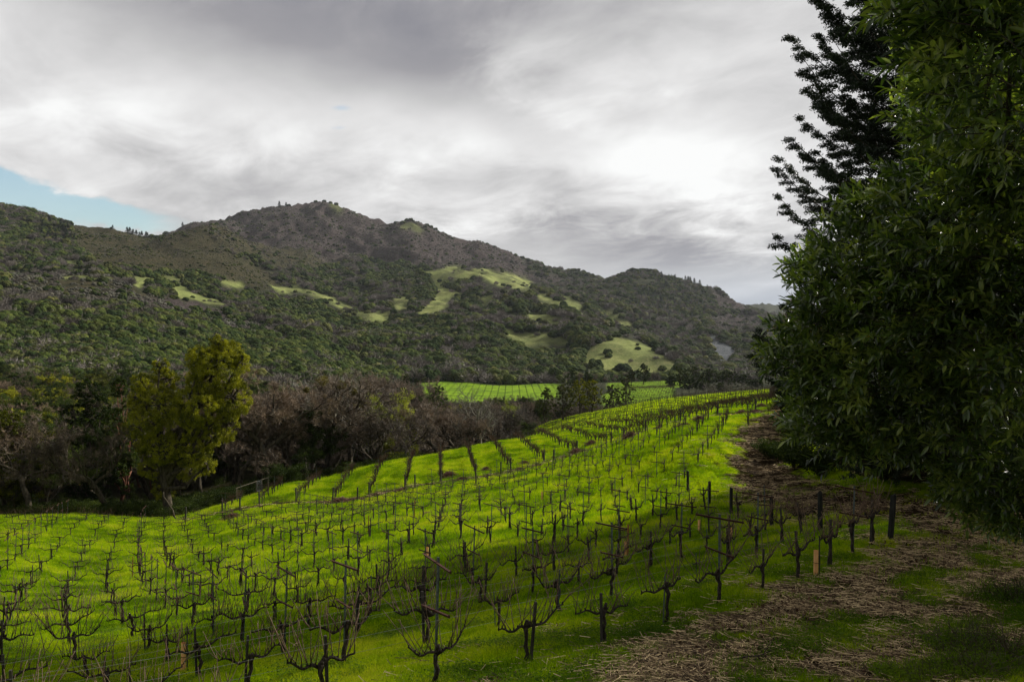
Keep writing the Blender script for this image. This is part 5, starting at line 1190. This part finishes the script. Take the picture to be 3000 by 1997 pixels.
# solitary trees standing on the meadows and on the skyline
def lone(px, rowb, w, k, lab, ymin=600, j=0, group=None):
    x, y, z = ray(px, rowb, ymin); s = w / 2 / F * y; o = new_obj(names[k][0], FAR[FI[k][j % len(FI[k])]]); o.location = (x, y, z - 0.12 * s); o.scale = (s, s, s * (0.9 if k != 4 else 1.0)); o.rotation_euler = (0, 0, px % 6)
    tag(o, lab, 'tree', group)
k8 = lambda q, w: (1100 + q[0] / 1.963, 650 + q[1] / 1.963, w / 1.963)
for j, (q, w, k, lab) in enumerate((
 ((1335, 758), 62, 0, 'solitary dark oak on the big bright green slope'), ((1650, 852), 60, 0, 'round dark oak at the foot of the big bright green slope'), ((695, 355), 26, 0, 'single oak on the upper meadow'),
 ((768, 378), 40, 0, 'right oak of a pair on the upper meadow'), ((735, 368), 34, 0, 'left oak of a pair on the upper meadow'), ((420, 362), 36, 0, 'oak at the top of the grassy rib'), ((370, 345), 36, 0, 'oak on the left shoulder of the upper meadow'),
 ((510, 412), 46, 3, 'leafless tree on the grassy rib'), ((440, 405), 44, 3, 'smaller leafless tree left on the grassy rib'), ((362, 408), 36, 3, 'leafless tree at the head of the long grass strip'), ((575, 365), 44, 0, 'broad oak below the top of the upper meadow'),
 ((940, 572), 44, 0, 'dark oak beside the small bright meadow'), ((1250, 715), 48, 3, 'leafless tree at the top left of the big bright slope'), ((1508, 708), 26, 1, 'small upright tree on the crest of the big bright slope'),
 ((1030, 660), 90, 0, 'large dark oak on the small middle meadow'), ((820, 635), 80, 0, 'broad dark oak at the upper edge of the middle meadow'), ((905, 630), 90, 0, 'very broad oak right on the edge of the middle meadow'), ((1335, 680), 70, 0, 'dark oak on the shoulder above the big bright slope'),
 ((1265, 512), 40, 3, 'leafless tree on the spur ridge'), ((215, 515), 80, 0, 'oak clump left of the long grass strip'), ((1195, 720), 60, 3, 'leafless tree left of the big bright slope'), ((1425, 645), 60, 0, 'oak on the ridge above the bright crest'))):
    X_, R_, W_ = k8(q, w); lone(X_, R_, W_, k, lab, 700, j)
for j, (px, rw2, w) in enumerate(((462, 845, 50), (440, 842, 40), (485, 850, 40), (600, 850, 44), (585, 855, 36), (560, 840, 40), (628, 862, 36), (590, 835, 30))): lone(px, rw2, w, 0 if j != 4 else 1, f'dark oak in the grassy bowl on the left hill, {ordinal(j + 1)} of its clump', 700, j, 'oaks in the grassy bowl')
r = np.random.RandomState(4)
def skyline(px, w, k, lab, g, j):
    rows_ = bil(ROWF, AC, LR, np.full(900, float(px)), np.linspace(math.log(900), math.log(3000), 900)); i = int(np.argmin(rows_)); y = math.exp(np.linspace(math.log(900), math.log(3000), 900)[i]) - 4; x = (px - 1500) / F * y; s = w / 2 / F * y
    o = new_obj(names[k][0], FAR[FI[k][j % len(FI[k])]]); o.location = (x, y, float(gz(x, y)) - 0.2 * s); o.scale = (s * 1.25, s * 1.25, s * (0.85 if k == 4 else 1)); o.rotation_euler = (0, 0, r.uniform(0, 6)); tag(o, lab, 'tree', g)
for j, px in enumerate((372, 380, 390, 399, 408, 415, 428, 432)): skyline(px, 13 + r.uniform(-2, 4), 4, 'small pointed conifer in the row standing on the left skyline', 'conifers on the left skyline', j)
for j, px in enumerate((445, 455, 465, 475, 487)): skyline(px, 18, 0, 'low rounded oak right of the conifers on the left skyline', 'oaks on the left skyline', j)
for j, px in enumerate((8, 20, 117, 199, 205, 330, 535)): skyline(px, 11, 4, 'lone tiny conifer on the far left skyline', 'lone conifers on the left skyline', j)
for j, px in enumerate((818, 838, 846, 925, 950, 968, 985)): skyline(px, 12 if j else 14, 0 if j > 1 else 4, 'tiny tree on the ridge of the mountain', 'trees on the mountain ridge', j)
for j, px in enumerate((1180, 1192, 1203, 1160, 1250, 1262, 1275, 1510, 1530, 1548, 1565)): skyline(px, 14, 0, 'small dark tree on the right shoulder of the mountain', 'trees on the right shoulder of the mountain', j)
for j, px in enumerate((1722, 1735, 1845, 1856, 1868, 1880, 1892, 1905, 1918, 1960, 1968, 2126)): skyline(px, 18 if 1840 < px < 1930 else 14, 0, 'dark tree on the top of the right-hand hill', 'trees on top of the right-hand hill', j)
for j, px in enumerate((2008, 2016, 2022, 2034, 2050)): skyline(px, 15, 4, 'pointed conifer on the slope of the right-hand hill', 'conifers on the right-hand hill', j)
m = MB()
for j in range(9): m.box((j * 5.0, 0, 1.5), (2.0 if j % 2 else 1.4, 2, 1.5)); m.add(np.array([(j * 5 - 2.2, -2.3, 3.0), (j * 5 + 2.2, -2.3, 3.0), (j * 5 + 2.2, 0, 4.0), (j * 5 - 2.2, 0, 4.0), (j * 5 - 2.2, 2.3, 3.0), (j * 5 + 2.2, 2.3, 3.0)]), [(0, 1, 2, 3), (3, 2, 5, 4)])

# ---------------------------------------------------------------- grass, clover, straw (stuff)
def gmat(name, stops, tcol, trans=0.45, rough=0.5):
    return leaf_mat(name, stops, trans, tcol, 0.8, 0.04, 0.35, True)
M_grass = gmat('grass_blades', [(0.16, (0.050, 0.060, 0.006)), (0.32, (0.060, 0.120, 0.003)), (0.5, (0.130, 0.215, 0.002)), (0.70, (0.27, 0.33, 0.008)), (0.88, (0.34, 0.34, 0.03))], (1.6, 1.75, 0.3))
M_clover = gmat('clover_leaves', [(0.28, (0.035, 0.075, 0.004)), (0.5, (0.075, 0.135, 0.008)), (0.74, (0.13, 0.19, 0.02))], (1.4, 1.5, 0.5))
M_straw = leaf_mat('straw_litter', [(0.34, (0.03, 0.019, 0.010)), (0.5, (0.13, 0.085, 0.045)), (0.66, (0.55, 0.42, 0.23))], 0.0, rough=0.8, spec=0.15, scale=3.0)
M_dleaf = simple('dead_leaves', (0.03, 0.014, 0.008), (0.12, 0.06, 0.03), 20, 0.85, 0.2)
def tuft(seed, n=16, h=0.10, w=0.0035, sp=0.09):
    r = np.random.RandomState(seed); m = MB()
    c = np.stack([r.normal(0, sp, n), r.normal(0, sp, n), np.full(n, -0.01)], -1); a = r.uniform(0, 6.28, n); t_ = np.stack([np.cos(a), np.sin(a), np.zeros(n)], -1); H = h * r.uniform(0.5, 1.3, n)[:, None]; ln = r.uniform(0.15, 0.8, n)[:, None]
    b = np.stack([-t_[:, 1], t_[:, 0], t_[:, 2]], -1) * w; z = np.array([0, 0, 1.0]); m1 = c + z * H * 0.6 + t_ * H * ln * 0.35; tp = c + z * H * (1 - 0.2 * ln) + t_ * H * ln
    V = np.stack([c - b, c + b, m1 + b * 0.8, m1 - b * 0.8, tp], 1).reshape(-1, 3); k = np.arange(n)[:, None] * 5; m.add(V, k + np.array([0, 1, 2, 3]), k + np.array([3, 2, 4])); return m.mesh('tuft', M_grass)
def clover(seed):
    r = np.random.RandomState(seed); m = MB(); n = 34; C = np.stack([r.normal(0, 0.11, n), r.normal(0, 0.11, n), r.uniform(0.01, 0.05, n)], -1); D = unit(r, n); D[:, 2] *= 0.3; Nn = r.normal(0, 0.35, (n, 3)) + (0, 0, 1)
    V, Q = quads_at(C, D, Nn, 0.014, 0.012); m.add(V, Q); return m.mesh('clover', M_clover)
def straws(seed, n=17, L=0.12, sp=0.19):
    r = np.random.RandomState(seed); m = MB()
    for i in range(n):
        c = np.array([r.normal(0, sp), r.normal(0, sp), r.uniform(0.004, 0.03)]); a = r.normal(0, 0.9); d = np.array([math.cos(a), math.sin(a), r.normal(0, 0.10)]) * L * r.uniform(0.3, 1.2); m.tube([c - d, c + d], [0.0052, 0.0045], 3, False)
    return m.mesh('straw', M_straw)
def dleaves(seed):
    r = np.random.RandomState(seed); m = MB(); n = 10; C = np.stack([r.normal(0, 0.15, n), r.normal(0, 0.15, n), r.uniform(0.01, 0.06, n)], -1); V, Q = quads_at(C, unit(r, n), r.normal(0, .5, (n, 3)) + (0, 0, 1), 0.035, 0.024); m.add(V, Q); return m.mesh('leaf', M_dleaf)
r = np.random.RandomState(31)
def field_points(n, y0, y1, pw):
    # density ~ y^-pw per square metre
    e = 2 - pw; u = r.rand(n); y = (y0 ** e + u * (y1 ** e - y0 ** e)) ** (1 / e); a = r.uniform(-40, 3060, n); return (a - 1500) / F * y, y
x, y = field_points(330000, 10.5, 165, 1.35)
s_ = bil(SS, AC, LR, 1500 + F * x / y, np.log(y)); g_ = bil(GRASS, AC, LR, 1500 + F * x / y, np.log(y))
pat = fbm(x / 1.1, y / 1.1, 3, 91); keep = (r.rand(len(x)) < np.clip(1 - s_ * np.interp(y, [30, 60], [1, 3.5]), 0, 1) + 0.10 * (pat > 0.05) * (y < 50)) & (g_ > 0.5) & ((pat > -0.42) | (r.rand(len(x)) < 0.3)); keep &= visible(x, y, 0.3, 4); x, y, pat = x[keep], y[keep], pat[keep]; n = len(x)
TU = [tuft(i, 16, 0.085 + 0.02 * (i % 3)) for i in range(5)] + [tuft(9, 22, 0.15, 0.004, 0.07)]
grow = np.interp(y, [10, 30, 90, 165], [0.85, 1.2, 2.2, 3.4]) * (1 + 0.5 * pat + 0.5 * np.clip(bil(STR, AC, LR, 1500 + F * x / y, np.log(y)), -0.8, 1)); idx = r.randint(0, 5, n); idx[r.rand(n) < 0.04] = 5
o = scatter('grass', np.stack([x, y, gz(x, y)], -1), np.stack([r.normal(0, .1, n), r.normal(0, .1, n), r.uniform(0, 6.28, n)], -1), grow, idx, TU); tag(o, 'bright green grass growing between the vine rows', 'grass')
x, y = field_points(60000, 10.5, 45, 1.0); pat = fbm(x / 1.6, y / 1.6, 3, 95); s_ = bil(STRAW, AC, LR, 1500 + F * x / y, np.log(y)); keep = (pat > 0.16) & (s_ < 0.7) & (bil(GRASS, AC, LR, 1500 + F * x / y, np.log(y)) > .5); x, y = x[keep], y[keep]; n = len(x)
o = scatter('clover', np.stack([x, y, gz(x, y)], -1), np.stack([np.zeros(n), np.zeros(n), r.uniform(0, 6.28, n)], -1), r.uniform(1, 1.9, n), r.randint(0, 3, n), [clover(i) for i in range(3)]); tag(o, 'low clover and weeds in patches of the foreground grass', 'clover')
x, y = field_points(80000, 10.5, 95, 1.3); s_ = bil(SS, AC, LR, 1500 + F * x / y, np.log(y)); pat = fbm(x / 1.2, y / 1.2, 3, 97)
keep = r.rand(len(x)) < s_ * np.clip(0.55 + pat * 1.4, 0.08, 1) * np.interp(y, [20, 30], [1, 0.4]) + 0.05 * (dR_ := seg_dist(x, y, ROAD) < 6) * 1.0; x, y = x[keep], y[keep]; n = len(x); idx = r.randint(0, 4, n); idx[r.rand(n) < 0.05] = 4
ang = np.full(n, 0.4) + r.normal(0, 0.5, n)
o = scatter('straw_litter', np.stack([x, y, gz(x, y)], -1), np.stack([np.zeros(n), np.zeros(n), ang], -1), np.interp(y, [10, 90], [1.0, 2.2]) * r.uniform(.8, 1.3, n), idx, [straws(i) for i in range(4)] + [dleaves(1)]); tag(o, 'pale straw and bark mulch strewn over the dirt road', 'straw')
# fallen branch on the mulch, weeds at the lower right corner
def fallen():
    r = np.random.RandomState(5); x, y, z = ray(2220, 1942); e = empty('fallen_branch', (x, y, z), 0, 'thin dark forked branch lying on the straw in the foreground', 'branch'); m = MB(); P = wander(r, (-0.5, 0, 0.03), (1, 0.1, 0), 0.95, 8, 0.16); P[:, 2] = np.abs(P[:, 2]) * 0.3 + 0.03; m.tube(P, np.linspace(0.018, 0.007, 9), 6)
    P2 = wander(r, P[6], (0.4, 0.35, 0.5), 0.4, 5, 0.2); m.tube(P2, np.linspace(0.008, 0.003, 6), 5); P3 = wander(r, P[4], (0.5, -0.3, 0.1), 0.25, 4, 0.2); m.tube(P3, np.linspace(0.007, 0.003, 5), 4); new_obj('branch', m.mesh('branch', M_vbark, True), e)
fallen()
M_weed = leaf_mat('dry_weed_stems', [(0.3, (0.02, 0.014, 0.008)), (0.7, (0.085, 0.062, 0.035))], 0.0)
def weed_bush(seed, px, row, R, Hh, lab, green=0.5):
    r = np.random.RandomState(seed); x, y, z = ray(px, row, 8); e = empty('weedy_bush', (x, y, z), 0, lab, 'bush', 'weedy bushes in the lower right corner'); st = MB(); lf = MB(); T = []
    for i in range(150):
        a = r.uniform(0, 6.28); q = r.uniform(0, R); P = wander(r, (math.cos(a) * q, math.sin(a) * q * 0.8, -0.05), (r.normal(-0.2, .5), r.normal(0, .5), 1), Hh * r.uniform(0.4, 1.1), 6, 0.16, 0.02); st.tube(P, np.linspace(0.006, 0.0018, 7), 3, False); T += [P[2], P[3], P[5]]
        for k in range(3): K = wander(r, P[2 + k], r.normal(0, 1, 3) + (0, 0, .6), Hh * 0.3, 3, 0.2); st.tube(K, [0.003, 0.002, 0.002, 0.001], 3, False)
    T = np.array(T); T[:, 2] *= 0.55; leaf_cloud(lf, r, T, int(24 * green), 0.13, 0.022); leaf_cloud(lf, r, np.stack([r.uniform(-R, R, 130), r.uniform(-R, R, 130), r.uniform(0, 0.12, 130)], -1), 10, 0.12, 0.026)
    new_obj('stems', st.mesh('stems', M_weed), e); new_obj('leaves', lf.mesh('leaves', M_clover), e)
weed_bush(1, 2950, 1940, 0.9, 0.85, 'dark tangle of dry weeds in the extreme lower right corner', 0.6)
weed_bush(2, 2820, 1900, 0.8, 0.55, 'sparse twiggy weeds just left of the dark corner tangle', 0.5)
weed_bush(3, 2990, 1760, 0.9, 0.8, 'tall shaded weeds along the right edge above the corner', 0.5)
weed_bush(4, 2880, 1980, 0.7, 0.5, 'low green weeds on the bottom edge near the corner', 0.9)
weed_bush(5, 2700, 1990, 0.6, 0.35, 'low grassy weeds at the bottom, leftmost of the corner weeds', 1.0)

# ---------------------------------------------------------------- air
def haze():
    m = bpy.data.materials.new('haze_air'); m.use_nodes = True; t = m.node_tree; t.nodes.clear()
    v = t.nodes.new('ShaderNodeVolumePrincipled'); v.inputs['Color'].default_value = (0.86, 0.92, 1.0, 1); v.inputs['Density'].default_value = 0.000024; v.inputs['Anisotropy'].default_value = 0.25
    o = t.nodes.new('ShaderNodeOutputMaterial'); t.links.new(v.outputs[0], o.inputs['Volume'])
    zmin, zmax = float(ZZ.min()) - 1.5, float(ZZ.max()) + 60
    b = MB(); b.box((-100, 3200, (zmin + zmax) / 2), (9500, 3500, (zmax - zmin) / 2)); ob = new_obj('haze', b.mesh('haze', m)); tag(ob, kind='stuff', label='thin pale haze in the valley air', cat='haze')
haze()
